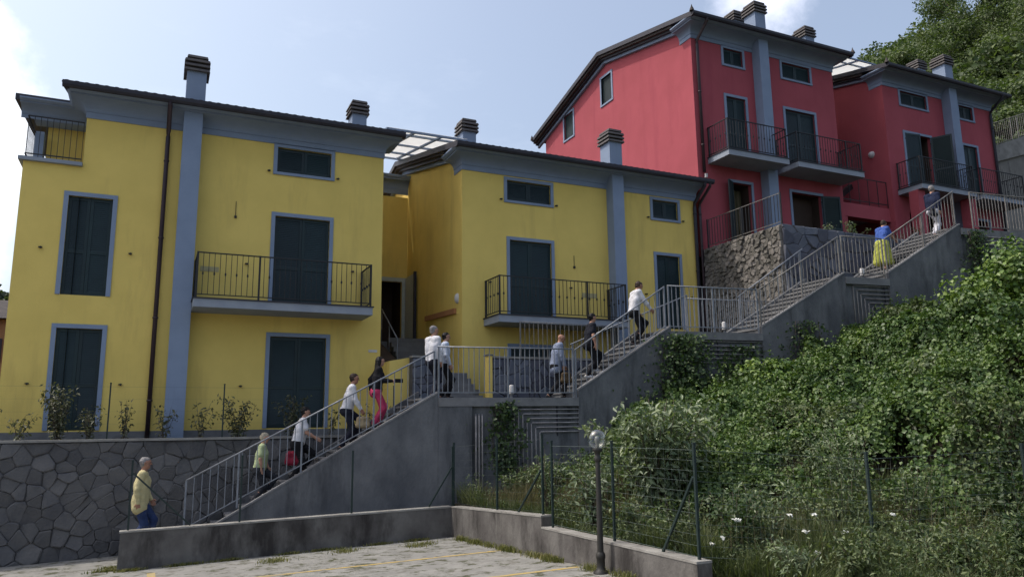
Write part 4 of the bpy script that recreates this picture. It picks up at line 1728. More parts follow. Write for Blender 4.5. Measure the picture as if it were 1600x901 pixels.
def plain_walls():
    # bright yellow end piece and pillar at the recess
    e = thing('yellow_parapet', (5.84, 19.6, 2.5), 'bright yellow parapet beside the woman in pink trousers', 'parapet')
    q = MB()
    q.hexa([(5.56, 19.6, 2.2), (6.1, 19.6, 2.2), (6.1, 20.48, 2.2), (5.56, 20.48, 2.2), (5.56, 19.6, 4.22), (6.1, 19.6, 4.32), (6.1, 20.48, 4.32), (5.56, 20.48, 4.22)])
    q.build('parapet_body', M['yellow'], e)
    e = thing('yellow_pillar', (7.98, 18.7, 3.0), 'slim yellow pillar at the end of the blue grey yard wall', 'pillar')
    q = MB()
    q.box(7.94, 8.05, 18.55, 18.80, 2.6, 4.33)
    q.build('pillar_body', M['yellow'], e)
    q = MB()
    q.box(7.91, 8.07, 18.52, 18.83, 4.332, 4.37)
    q.build('pillar_cap', M['stairtop'], e)
    e = thing('entrance_steps', (7.4, 18.9, 3.1), 'grey steps leading from the first landing to the recess', 'steps')
    for k in range(5):
        q = MB()
        q.box(6.97, 7.85, 18.72 + .28 * k, 19.0 + .28 * k + (.9 if k == 4 else 0), 2.9, 3.30 + .165 * k)
        q.build('step', M['stairtop'], e)
    # low concrete wall round the lot
    e = thing('low_wall', (2.8, 16.2, 0), 'stained low concrete wall along the far edge of the lot', 'wall')
    q = MB()
    q.hexa([(-.43, 16.2, -.6), (6.03, 16.2, -.6), (6.03, 16.42, -.6), (-.43, 16.42, -.6),
            (-.40, 16.2, .66), (6.03, 16.2, .765), (6.03, 16.42, .765), (-.40, 16.42, .66)])
    q.build('wall_body', M['lowwall'], e)
    q = MB()
    q.hexa([(-.42, 16.19, .661), (6.03, 16.19, .766), (6.03, 16.43, .766), (-.42, 16.43, .661),
            (-.42, 16.19, .69), (6.03, 16.19, .80), (6.03, 16.43, .80), (-.42, 16.43, .69)])
    q.build('wall_top', M['coping'], e)
    e = thing('low_wall', (6.3, 12, 0), 'stepped low concrete wall running past the lamp post', 'wall')

    def xr(y): return 6.03 - .003 * (16.2 - y)
    for (ya, yb, za, zb) in ((16.195, 11.86, .80, 1.02), (11.855, 7.75, .84, .88)):
        if ya > 13:
            za, zb = .80, 1.02
        else:
            za, zb = .84, .88
        q = MB()
        q.hexa([(xr(yb), yb, -.5), (xr(yb) + .22, yb, -.5), (xr(ya) + .22, ya, -.5), (xr(ya), ya, -.5),
                (xr(yb), yb, zb - .03), (xr(yb) + .22, yb, zb - .03), (xr(ya) + .22, ya, za - .03), (xr(ya), ya, za - .03)])
        q.build('wall_body', M['lowwall'], e)
        q = MB()
        q.hexa([(xr(yb) - .008, yb + .0, zb - .029), (xr(yb) + .228, yb + .0, zb - .029), (xr(ya) + .228, ya, za - .029), (xr(ya) - .008, ya, za - .029),
                (xr(yb) - .006, yb + .0, zb), (xr(yb) + .226, yb + .0, zb), (xr(ya) + .226, ya, za), (xr(ya) - .006, ya, za)])
        q.build('wall_top', M['coping'], e)
    # upper right: pale concrete wall with its railing
    e = thing('hill_wall', (36, 21.5, 12), 'pale concrete wall and rail beside the shaded red house', 'wall')
    q = MB()
    q.hexa([(34.6, 21.5, 7.5), (42, 21.5, 7.5), (42, 22.0, 7.5), (34.6, 22.0, 7.5), (34.6, 21.5, 14.9), (42, 21.5, 17.6), (42, 22.0, 17.6), (34.6, 22.0, 14.9)])
    q.build('wall_body', M['concrete_light'], e)
    q = MB()
    q.hexa([(34.5, 21.38, 14.2), (42, 21.38, 16.5), (42, 21.497, 16.5), (34.5, 21.497, 14.2), (34.5, 21.38, 14.95), (42, 21.38, 17.65), (42, 21.497, 17.65), (34.5, 21.497, 14.95)])
    q.build('wall_band', M['coping'], e)
    railing('slanted railing on the pale concrete hill wall', [(34.65, 14.95), (41.9, 17.6)], 1.15, .15, [34.7, 36.6, 37.1, 39.5], 'steel_tan', off=lambda x: 21.45, group='railing on the hill wall')


plain_walls()


# ================================================================ FENCES
def fence_post(mesh, root, x, y, z):
    put(mesh, 'fence_post', (x, y, z), root)


def wire_panel(mb, P, z_off, h, step_h, step_v, r, rv=.38):
    """Mesh between consecutive posts: P is a list of base points."""
    for a, b in zip(P, P[1:]):
        a, b = Vector(a), Vector(b)
        n = max(1, int(round(h / step_h)))
        for k in range(n + 1):
            z = Vector((0, 0, z_off + h * k / n))
            rr = r * (1.7 if k in (0, n) else 1)
            mb.bar(a + z, b + z, rr, rr)
        L = (b - a).length
        m = max(1, int(round(L / step_v)))
        for k in range(1, m):
            p = a.lerp(b, k / m)
            mb.bar(p + Vector((0, 0, z_off)), p + Vector((0, 0, z_off + h)), r * rv, r * rv)


def fence(name, label, posts, h, braces=(), step=(.10, .10), r=.0025, post_w=.035, mesh=True, group=None, z_off=.05, lean=(), wire='wire_dark'):
    root = thing(name, posts[0], label, 'fence', group)
    pm = MB()
    pm.box(-post_w / 2, post_w / 2, -post_w / 2, post_w / 2, 0, h)
    pm.box(-post_w / 2 - .004, post_w / 2 + .004, -post_w / 2 - .004, post_w / 2 + .004, h + .0005, h + .02)
    me = pm.build_mesh('fence_post', M['green_post'])
    for i, p in enumerate(posts):
        o = put(me, 'fence_post', (p[0], p[1], p[2] - .03), root)
        if i in lean:
            o.rotation_euler = (R(-3), R(4), 0)
    for a, b in braces:
        q = MB()
        q.bar(a, b, .03, .03)
        q.build('fence_brace', M['green_post'], root)
    if mesh:
        q = MB()
        wire_panel(q, posts, z_off, h - .15, step[0], step[1], r)
        q.build('wire_mesh', M[wire], root)
    return root


zw = lambda x: .69 + (x + .42) / 6.45 * .11
LP = [(-.28, 16.31, zw(-.28)), (1.67, 16.31, zw(1.67)), (3.87, 16.31, zw(3.87)), (6.1, 16.31, .80)]
fence('wire_fence', 'green posts and thin wire on the low wall before the stairs', LP, 1.28,
      braces=[((-.26, 16.31, 1.72), (.78, 16.31, .72)), ((5.55, 16.31, .80), (6.08, 16.31, 1.62))], r=.0012, step=(.25, .3))
xr = lambda y: 6.03 - .003 * (16.2 - y) + .11
RP = [(6.12, 16.29, .80), (xr(13.95), 13.95, .91), (xr(12.0), 12.0, 1.01)]
fence('wire_fence', 'green posts and wire on the upper step of the right low wall', RP, 1.36,
      braces=[((xr(13.0), 13.0, .96), (xr(12.05), 12.05, 1.75))], r=.0018, step=(.15, .15))
RP2 = [(xr(11.65), 11.65, .84), (xr(9.75), 9.75, .86), (6.13, 7.86, .86), (8.12, 7.02, .72), (10.0, 6.25, .80), (13.0, 5.0, .9)]
fence('wire_fence', 'green wire fence bending right round the weedy bank', RP2, 1.42,
      braces=[((6.13, 8.6, .87), (6.13, 7.9, 1.85))], r=.0024, step=(.13, .16), post_w=.032, lean=(3,), wire='wire')
GP = [(-5.0, 18.95, 2.33), (-3.2, 18.95, 2.33), (-.87, 18.95, 2.33), (1.47, 18.95, 2.33), (4.35, 18.95, 2.33), (5.5, 18.95, 2.33)]
fence('wire_fence', 'thin garden fence on the stone wall before the yellow house', GP, 1.22, r=.0014, step=(.3, .3), post_w=.03)


# ================================================================ STREET LAMP
def street_lamp():
    x, y = 5.86, 9.72
    z = lotz(x, y)
    e = thing('street_lamp', (x, y, z), 'garden lamp with clear round globe on a dark post', 'street lamp')
    q = MB()
    q.lathe((x, y, z), [(.11, 0), (.11, .02), (.07, .05), (.06, .10), (.06, .20), (.068, .21), (.068, .26), (.05, .29)], 16)
    q.build('base', M['lamp_post'], e)
    q = MB()
    q.lathe((x, y, z), [(.045, .28), (.040, 1.0), (.032, 1.55)], 16)
    q.build('pole', M['lamp_post'], e)
    q = MB()
    q.lathe((x, y, z), [(.034, 1.53), (.05, 1.55), (.05, 1.59), (.038, 1.61), (.038, 1.66), (.07, 1.68), (.075, 1.72), (.03, 1.73)], 16)
    q.build('collar', M['lamp_post'], e)
    q = MB()
    rr = .142
    q.lathe((x, y, z + 1.85), [(rr * math.sin(a), -rr * math.cos(a)) for a in np.linspace(.5, math.pi - .001, 16)], 28)
    q.build('globe', M['globe'], e)
    q = MB()
    q.lathe((x, y, z + 1.73), [(.022, 0), (.022, .05), (.034, .08), (.038, .12), (.028, .155), (.001, .165)], 12)
    q.build('bulb', M['bulb'], e)


street_lamp()

# orange house far left and its surroundings
def far_left():
    e = thing('orange_house', (-13, 61, 2), 'orange house sliver behind the left edge of the yellow house', 'house')
    q = MB()
    q.box(-16, -9.0, 60, 68, -1.6, 9.9)
    q.build('wall', M['orange'], e)
    q = MB()
    q.hexa([(-16.6, 59.3, 9.9), (-8.5, 59.3, 9.9), (-8.5, 68.6, 9.9), (-16.6, 68.6, 9.9), (-16.2, 63, 11.6), (-9.0, 63, 11.6), (-9.0, 65, 11.6), (-16.2, 65, 11.6)])
    q.build('roof', M['roof'], e)
    q = MB()
    q.box(-10.7, -9.35, 59.9, 59.995, 7.0, 8.6)
    q.build('window', M['pipe_brown'], e)


far_left()


# ================================================================ VEGETATION
def unit(a):
    return a / np.maximum(np.linalg.norm(a, axis=-1, keepdims=True), 1e-9)


def leaf_mesh(name, P, N, size, aspect=.7, spread=.7, seed=0, droop=.0, fold=.25):
    """Folded leaf blades: one quad pair per leaf, scattered about the given normals."""
    g = np.random.default_rng(seed)
    n = len(P)
    N = unit(N + g.normal(0, spread, (n, 3)))
    T = g.normal(0, 1, (n, 3))
    T[:, 2] -= droop
    T = unit(T - N * (T * N).sum(1, keepdims=True))
    B = np.cross(N, T)
    L = (size * g.uniform(.6, 1.3, n))[:, None]
    W = L * aspect * .5
    base = P
    tip = P + T * L - N * L * .18
    mid = P + T * L * .48
    lf = mid + B * W + N * L * fold * .35
    rt_ = mid - B * W + N * L * fold * .35
    v = np.stack([base, lf, tip, rt_], 1).reshape(-1, 3)
    k = np.arange(n) * 4
    me = bpy.data.meshes.new(name)
    nt = n * 2
    me.vertices.add(n * 4)
    me.vertices.foreach_set('co', v.astype(np.float32).ravel())
    me.loops.add(nt * 3)
    li = np.stack([k, k + 1, k + 2, k, k + 2, k + 3], 1).ravel()
    me.loops.foreach_set('vertex_index', li.astype(np.int32))
    me.polygons.add(nt)
    me.polygons.foreach_set('loop_start', (np.arange(nt) * 3).astype(np.int32))
    me.update(calc_edges=True)
    me.validate()
    return me


def leaves(name, P, N, size, mat, parent=None, **kw):
    P = np.asarray(P, float)
    c = P.mean(0)
    me = leaf_mesh(name, P - c, np.asarray(N, float), size, **kw)
    me.materials.append(mat)
    o = bpy.data.objects.new(name, me)
    COL.objects.link(o)
    if parent is not None:
        o.parent = parent
        o.location = Vector(c) - wloc(parent)
    else:
        o.location = c
    return o


def veg_top(x, y):
    """Leafy surface of the creeper over the bank."""
    h = .02 + 1.35 * N1(x * .55, y * .55) ** 1.5 + .70 * N2(x * 1.45 + 5, y * 1.45) ** 1.4 + .30 * N3(x * 3.7, y * 3.7)
    fade = np.interp(x, [7.0, 9.5, 12], [.15, .8, 1.0])
    return vegz(x, y) + h * fade


def ivy_bank():
    g = np.random.default_rng(11)
    n = 600000
    u = g.random(n) ** 1.25
    x = 8.0 + 26 * u
    t = np.where(g.random(n) < .90, g.random(n), g.uniform(.19, .30, n))
    yo = 17.35 - .146 * (x - 2.2)
    yf = np.interp(x, [6.0, 6.4, 8.1, 10, 14, 40], [12.0, 8.3, 7.05, 6.2, 4.6, -6.0])
    y = yf + 1.4 + (yo - .05 - yf - 1.4) * t
    bare = (t > .17) & (t < .30) & (g.random(n) < .55)        # the step is thin and shadowy
    keep = ~bare & (N2(x * .35 + 9, y * .35) > .10) & ((N3(x * 1.7 + 2, y * 1.7) * .6 + N2(x * 3.6, y * 3.6) * .4 > .36) | (g.random(n) < .06))
    x, y = x[keep], y[keep]
    e = .12
    z = veg_top(x, y)
    nx = -(veg_top(x + e, y) - z) / e
    ny = -(veg_top(x, y + e) - z) / e
    N = unit(np.stack([nx, ny, np.ones_like(nx)], 1))
    depth = -np.abs(g.normal(0, .13, len(x))) + g.uniform(0, .07, len(x))
    P = np.stack([x, y, z], 1) + N * depth[:, None]
    # keep what faces or is near the open side
    sz = np.interp(np.hypot(x, y), [10, 20, 40], [.062, .085, .15]) * (.7 + .7 * N3(x * .9 + 4, y * .9))
    mix = N1(x * .45 + 11, y * .45 + 3) * .65 + N3(x * 1.2, y * 1.2) * .35 + np.interp(t[keep], [.1, .32, .6], [.22, .10, -.05])
    dark = mix > .62
    for nm, sel, mt, asp in (('ivy', ~dark, 'leaf_ivy', .95), ('brambles', dark & (g.random(len(x)) < .8), 'leaf_mix', .62)):
        o = leaves(nm, P[sel], N[sel], sz[sel], M[mt], aspect=asp, spread=.55 if nm == 'ivy' else .8, seed=12, droop=.5)
        o['kind'] = 'stuff'
    # taller shoots standing out of the creeper
    k = 1500
    sx = 9 + 24 * g.random(k) ** 1.4
    syo = 17.35 - .146 * (sx - 2.2)
    syf = np.interp(sx, [6.0, 6.4, 8.1, 10, 14, 40], [12.0, 8.3, 7.05, 6.2, 4.6, -6.0])
    sy = syf + 2 + (syo - .2 - syf - 2) * g.random(k) ** .8
    sz0 = veg_top(sx, sy) - .1
    PP, NN = [], []
    for i in range(k):
        m = g.integers(14, 34)
        h = g.uniform(.15, .6)
        lean = g.normal(0, .3, 2)
        tt = g.random(m)
        rad = .13 * (1.1 - tt)
        a = g.uniform(0, 6.28, m)
        PP.append(np.stack([sx[i] + lean[0] * tt * h + np.cos(a) * rad, sy[i] + lean[1] * tt * h + np.sin(a) * rad, sz0[i] + tt * h], 1))
        NN.append(np.stack([np.cos(a) * .6, np.sin(a) * .6, np.ones(m) * .8], 1))
    P2, N2_ = np.concatenate(PP), np.concatenate(NN)
    o = leaves('ivy_shoots', P2, N2_, np.full(len(P2), .07), M['leaf_ivy'], aspect=.8, spread=.5, seed=13, droop=.6)
    o['kind'] = 'stuff'


ivy_bank()


def blades(name, x, y, z, h, w, mat, seed, lean=.35, kind='stuff', parent=None):
    """Bent grass blades, two quads each."""
    g = np.random.default_rng(seed)
    n = len(x)
    a = g.uniform(0, 6.28, n)
    d = np.stack([np.cos(a), np.sin(a), np.zeros(n)], 1)
    s = np.stack([-np.sin(a), np.cos(a), np.zeros(n)], 1)
    hh = h * g.uniform(.5, 1.2, n)
    ln = np.abs(g.normal(0, lean, n)) * hh
    b = np.stack([x, y, z], 1)
    w = (w * g.uniform(.6, 1.3, n))[:, None]
    up_ = np.array([0, 0, 1.0])
    m1 = b + up_ * (hh * .55)[:, None] + d * (ln * .3)[:, None]
    m2 = b + up_ * hh[:, None] + d * ln[:, None]
    v = np.stack([b - s * w, b + s * w, m1 + s * w * .8, m1 - s * w * .8, m2], 1).reshape(-1, 3)
    c = v.mean(0)
    k = np.arange(n) * 5
    me = bpy.data.meshes.new(name)
    me.vertices.add(n * 5)
    me.vertices.foreach_set('co', (v - c).astype(np.float32).ravel())
    li = np.stack([k, k + 1, k + 2, k, k + 2, k + 3, k + 3, k + 2, k + 4], 1).ravel()
    me.loops.add(len(li))
    me.loops.foreach_set('vertex_index', li.astype(np.int32))
    me.polygons.add(n * 3)
    me.polygons.foreach_set('loop_start', (np.arange(n * 3) * 3).astype(np.int32))
    me.update(calc_edges=True)
    me.materials.append(mat)
    o = bpy.data.objects.new(name, me)
    COL.objects.link(o)
    if parent is not None:
        o.parent = parent
        o.location = Vector(c) - wloc(parent)
    else:
        o.location = c
    if kind: o['kind'] = kind
    return o


def weeds():
    g = np.random.default_rng(21)
    # green weeds behind the low wall and along the fence
    n = 85000
    x = 6.1 + 12 * g.random(n) ** 1.5
    yf = np.interp(x, [6.0, 6.5, 7.0, 9.0, 14, 40], [16.4, 8.4, 7.8, 6.75, 4.6, -6.0])
    y = yf - np.interp(x, [6.3, 7.2, 20], [.9, 3.2, 3.4]) + g.random(n) ** 1.1 * np.interp(x, [6, 8, 14], [7.5, 6.8, 6.0])
    xw = 6.03 - .003 * (16.2 - y) + .28
    ok = (x > np.where(y > 7.3, xw, 6.1)) & (y < 16.6)
    clump = N1(x * 1.1 + 3, y * 1.1)
    ok &= clump + g.random(n) * .55 > .42
    x, y, clump = x[ok], y[ok], clump[ok]
    z = vegz(x, y)
    blades('weeds', x, y, z, .15 + .62 * clump * N2(x * 2.3, y * 2.3), .007, M['grass'], 22, lean=.75)
    # dry straw-coloured grass by the pipes and by the fence corner
    n = 9000
    x = np.concatenate([g.normal(7.4, .55, n), g.normal(8.6, .8, n // 2), g.normal(9.8, .8, n // 2)])
    y = np.concatenate([g.normal(14.4, 1.0, n), g.normal(12.4, 1.2, n // 2), g.normal(8.6, .7, n // 2)])
    ok = (x > 6.03 - .003 * (16.2 - y) + .28) & (y < 16.3)
    x, y = x[ok], y[ok]
    z = vegz(x, y)
    blades('dry_grass', x, y, z, np.full(len(x), .42) * (.4 + 1.3 * N2(x * 1.7, y * 1.7) ** 1.5), .0045, M['drygrass'], 23, lean=.3)
    # tall bleached stalks standing over the weeds
    n = 1100
    x = 6.6 + 11 * g.random(n)
    y = np.interp(x, [6.0, 6.5, 7.0, 9.0, 14, 40], [16.4, 8.4, 7.8, 6.75, 4.6, -6.0]) + g.uniform(-1.2, 2.2, n)
    ok = (x > 6.03 - .003 * (16.2 - y) + .3) & (N1(x * 1.6 + 8, y * 1.6) > .45)
    x, y = x[ok], y[ok]
    blades('dry_stalks', x, y, vegz(x, y), np.full(len(x), .95), .0035, M['drygrass'], 29, lean=.35)
    # broad-leaved weeds
    n = 60000
    x = 6.15 + 12 * g.random(n) ** 1.3
    yf = np.interp(x, [6.0, 6.5, 7.0, 9.0, 14, 40], [16.4, 8.4, 7.8, 6.75, 4.6, -6.0])
    y = yf - np.interp(x, [6.4, 7.2, 20], [.7, 2.8, 3.0]) + g.random(n) * np.interp(x, [6, 8, 14], [7.0, 6.6, 6.5])
    xw = 6.03 - .003 * (16.2 - y) + .3
    ok = (x > np.where(y > 7.3, xw, 6.1)) & (N2(x * 1.3, y * 1.3 + 4) + .35 * g.random(n) > .42) & (y < 16.4)
    x, y = x[ok], y[ok]
    z = vegz(x, y) + g.random(len(x)) * (.12 + 1.0 * N3(x * 1.1, y * 1.1) ** 1.5)
    o = leaves('broad_weeds', np.stack([x, y, z], 1), np.tile([0, -.4, .8], (len(x), 1)), np.full(len(x), .055), M['leaf_mix'], aspect=.42, spread=.8, seed=24, droop=.6)
    o['kind'] = 'stuff'
    # tufts along the foot of the low wall and in the lot
    n = 5200
    tc = [(6.03 - .003 * (16.2 - yy) - .05, yy) for yy in (15.3, 14.7, 14.5, 13.9, 13.2, 12.9, 12.0, 11.6, 11.3, 10.0, 9.2)] + \
         [(xx, 16.12) for xx in (-.2, .6, .9, 1.5, 2.6, 3.2, 3.4, 4.4, 5.2)] + [(5.2, 15.4), (4.9, 15.2), (3.6, 15.6), (2.2, 15.2), (-.55, 16.4), (-.5, 16.8)]
    w = g.uniform(.3, 1.0, len(tc))
    ci = g.choice(len(tc), n, p=w / w.sum())
    c = np.array(tc)[ci]
    x = c[:, 0] + np.where(c[:, 0] > 5.8, -np.abs(g.normal(0, .07, n)), g.normal(0, .13, n))
    y = np.where(c[:, 1] > 16.1, c[:, 1] - np.abs(g.normal(0, .05, n)), c[:, 1] + g.normal(0, .16, n))
    blades('grass_tufts', x, y, lotz(x, y), np.where(x > 5.7, .10, .06), .006, M['tuft'], 25, lean=.8)


weeds()


def plant(name, label, cat, x, y, z, h, r, nst, nl, size, mat, seed, group=None, aspect=.45, upright=.5, stem_r=.008, droop=.4):
    """Several thin branching stems with leaves set along them."""
    g = np.random.default_rng(seed)
    e = thing(name, (x, y, z), label, cat, group)
    st = MB()
    P, N = [], []
    for k in range(nst):
        a = g.uniform(0, 6.28)
        rad = r * g.uniform(.3, 1.0)
        hh = h * g.uniform(.6, 1.0)
        p0 = Vector((x + g.normal(0, .03), y + g.normal(0, .03), z - .03))
        pts = [p0]
        for t in (.35, .7, 1.0):
            pts.append(Vector((x + math.cos(a) * rad * t ** (1 + upright) + g.normal(0, .02), y + math.sin(a) * rad * t ** (1 + upright) * .7 + g.normal(0, .02), z + hh * t)))
        st.tube(pts, [stem_r, stem_r * .8, stem_r * .6, stem_r * .3], 5)
        m = int(nl / nst)
        for q in range(m):
            t = g.random() ** .7
            seg = min(int(t * 3), 2)
            p = pts[seg].lerp(pts[seg + 1], t * 3 - seg)
            if t < .15: continue
            aa = g.uniform(0, 6.28)
            out = g.uniform(.02, .10) * (1 + r)
            P.append((p.x + math.cos(aa) * out, p.y + math.sin(aa) * out, p.z + g.uniform(-.03, .04)))
            N.append((math.cos(aa) * .5, math.sin(aa) * .5 - .15, .8))
    st.build('stems', M['bark'], e)
    leaves('foliage', P, N, np.full(len(P), size), mat, e, aspect=aspect, spread=.6, seed=seed + 1, droop=droop)
    return e


# young shrubs in the garden strip before the left house
GS = [(-3.25, .95, .35, 90, 'pale leafy shrub cut by the left edge of the picture'), (-2.55, .55, .30, 60, 'low pale shrub left of the tallest garden shrub'),
      (-1.86, 1.25, .34, 300, 'tall dense garden shrub in front of the lower left shutters'), (-1.25, .75, .30, 110, 'loose shrub beside the fence post near the lower left shutters'),
      (-.55, .85, .16, 60, 'thin sapling left of the brown downpipe'), (.28, .72, .25, 70, 'thin green shrub at the foot of the grey chimney breast'),
      (1.0, .9, .30, 60, 'wispy sapling right of the grey chimney breast'), (1.85, .95, .48, 240, 'broad garden shrub beside the second fence post'),
      (3.12, 1.15, .40, 160, 'tall shrub in front of the lower wide shutters'), (4.0, .7, .22, 50, 'small shrub behind the white shirted stair climber'),
      (5.0, .75, .2, 60, 'thin shrub behind the woman in pink trousers'), (5.62, .8, .2, 50, 'thin shrub before the bright yellow parapet')]
for i, (x, h, r, nl, lab) in enumerate(GS):
    plant('garden_shrub', lab, 'shrub', x, 19.35 + .12 * (i % 3), 2.19, h + .15, r * 1.1, 6 + nl // 45, int(nl * 2.0), .095, M['leaf_garden'], 300 + i * 7, 'young shrubs in the garden strip', droop=.2)
# pots and shrubs on the red terrace
for i, (x, y, h, r, nl, lab) in enumerate([(19.3, 17.3, .55, .3, 110, 'small shrub at the corner of the red house terrace'), (20.6, 17.4, .75, .5, 260, 'green flowering shrub on the terrace before the red house'),
                                           (22.6, 17.5, .6, .3, 120, 'dark shrub on the terrace before the porch'), (23.9, 17.6, .9, .35, 140, 'dark potted plant nearest the woman in the yellow skirt'),
                                           (25.3, 17.8, .8, .4, 140, 'dark plant on the terrace behind the yellow skirt')]):
    plant('terrace_shrub', lab, 'shrub', x, y, 8.28, h, r, 7, nl, .08, M['leaf_dark'] if i > 1 else M['leaf_shrub'], 400 + i * 9, 'shrubs on the red house terrace')
# pale shrub by the street lamp
plant('pale_shrub', 'large pale leaved shrub spreading behind the globe lamp', 'shrub', 7.75, 11.0, .95, 2.0, 1.35, 50, 5200, .135, M['leaf_shrub'], 501, None, .42, .3, .012)
plant('pale_shrub', 'smaller pale leaved shrub just left of the lamp pole', 'shrub', 6.6, 11.1, .85, 1.05, .45, 16, 520, .12, M['leaf_shrub'], 502, None, .36, .3, .01)
plant('tall_weed', 'tall upright weed behind the right low wall step', 'weed', 6.6, 12.7, .85, 1.25, .45, 14, 300, .10, M['leaf_shrub'], 503, None, .3, .3, .008)
# wild shrubs that swallow the fence
g_ = np.random.default_rng(77)
WS = [(7.1, 15.0, .8, .45, 'wild shrub in the corner of the low walls below the drain pipes'), (7.35, 14.0, 1.0, .5, 'wild shrub under the nested pipes'), (7.6, 12.9, 1.15, .55, 'wild shrub between the wall step and the pale shrub'),
      (6.55, 9.9, .8, .4, 'wild shrub behind the lamp pole'), (6.65, 8.9, .95, .5, 'wild shrub behind the last posts of the low wall'), (7.0, 8.2, 1.1, .55, 'wild shrub behind the braced fence post'),
      (7.6, 8.3, 1.2, .6, 'wild shrub behind the fence left of the single right post'), (8.5, 7.8, 1.15, .6, 'wild shrub directly behind the single right post'), (9.4, 7.5, 1.25, .65, 'wild shrub right of the single right post'),
      (10.8, 6.8, 1.3, .7, 'wild shrub behind the fence near the right edge'), (6.7, 6.9, .6, .4, 'low wild shrub in front of the fence beside the wall end'), (7.4, 6.6, .65, .45, 'low wild shrub in front of the fence below the flowers'),
      (8.4, 6.2, .7, .45, 'low wild shrub in front of the single right post'), (9.2, 5.8, .75, .5, 'low wild shrub in the bottom right corner'), (10.2, 9.2, 1.5, .8, 'tall wild shrub against the dark step of the bank'),
      (12.4, 8.3, 1.6, .9, 'tall dark wild shrub below the shaded hollow')]
for i, (x, y, h, r, lab) in enumerate(WS):
    plant('wild_shrub', lab, 'shrub', x, y, float(vegz(x, y)), h, r, 12, int(900 * r / .5), .068 if i % 3 else .085, M[('leaf_mix', 'leaf_dark', 'leaf_shrub', 'leaf_mix')[i % 4]], 1500 + i * 7, 'wild shrubs along the wire fence', (.42, .6, .34, .5)[i % 4], .3, .007)
# vines hanging on the concrete


def vine(label, xa, xb, z0, z1, off, n, seed, depth=.35):
    g = np.random.default_rng(seed)
    xm = (xa + xb) / 2
    e = thing('hanging_vine', (xm, so(xm, off), z0), label, 'vine', 'vines on the concrete')
    t = g.random(n)
    ph = g.uniform(0, 6.28)
    half = (xb - xa) / 2 * (.45 + .55 * np.sin(t * 2.6 + .4)) * (.75 + .5 * N1(t * 6 + ph, t * 0 + seed))
    x = xm + g.normal(0, .45, n) * half * 1.3
    z = z0 + (z1 - z0) * t
    y = so(x, off) - np.abs(g.normal(0, depth * .5, n))
    st = MB()
    for k in range(5):
        a = xm + (xb - xa) * g.uniform(-.3, .3)
        st.tube([(a, so(a, off) - .03, z0), (a + g.normal(0, .08), so(a, off) - .06, (z0 + z1) / 2), (a + g.normal(0, .1), so(a, off) - .05, z1)], .009, 5)
    st.build('stems', M['bark'], e)
    leaves('foliage', np.stack([x, y, z], 1), np.tile([-.2, -.8, .5], (n, 1)), np.full(n, .085), M['leaf_dark'], e, aspect=.85, spread=.6, seed=seed + 1, droop=.8)


vine('dark vine over the left end of the nested pipes', 7.05, 7.95, 1.4, 3.1, .1, 900, 61)
vine('large dark vine hanging at the end of the second flight', 11.3, 13.0, 2.6, 4.75, .05, 2400, 63, .6)
vine('dark vine beside the second landing pipes', 13.2, 14.6, 3.4, 4.5, .1, 700, 65)
vine('narrow vine climbing at the end of the top flight', 21.6, 22.5, 6.2, 8.1, -.02, 900, 67)
vine('sparse vine under the third flight', 15.1, 16.6, 3.9, 5.2, -.02, 420, 69)

# bushes that swell out of the creeper: each its own stems and leaves
def bank_bush(label, x, y, zc, rx, rz, n, size, mat, seed):
    g = np.random.default_rng(seed)
    z0 = float(vegz(x, y))
    e = thing('bank_bush', (x, y, z0), label, 'bush', 'bushes on the overgrown bank')
    st = MB()
    P, N = [], []
    k = 26
    for i in range(k):
        d = unit(g.normal(0, 1, 3))
        d[2] = abs(d[2]) * 1.0 - .15
        c = np.array([x, y, zc]) + d * np.array([rx, rx, rz]) * g.uniform(.45, 1.0)
        rc = rx * g.uniform(.22, .42)
        m = n // k
        dd = unit(g.normal(0, 1, (m, 3)))
        P.append(c + dd * (rc * g.random(m) ** .45)[:, None] * np.array([1, 1, .8]))
        N.append(dd + np.array([-.1, -.1, .55]))
        if i % 3 == 0:
            st.tube([(x + g.normal(0, .1), y + g.normal(0, .1), z0 - .1), tuple((np.array([x, y, z0]) + c) / 2 + g.normal(0, .05, 3)), tuple(c)], [.025, .016, .006], 5)
    st.build('stems', M['bark'], e)
    leaves('foliage', np.concatenate(P), np.concatenate(N), np.full(k * (n // k), size), mat, e, aspect=.85, spread=.55, seed=seed + 1, droop=.5)


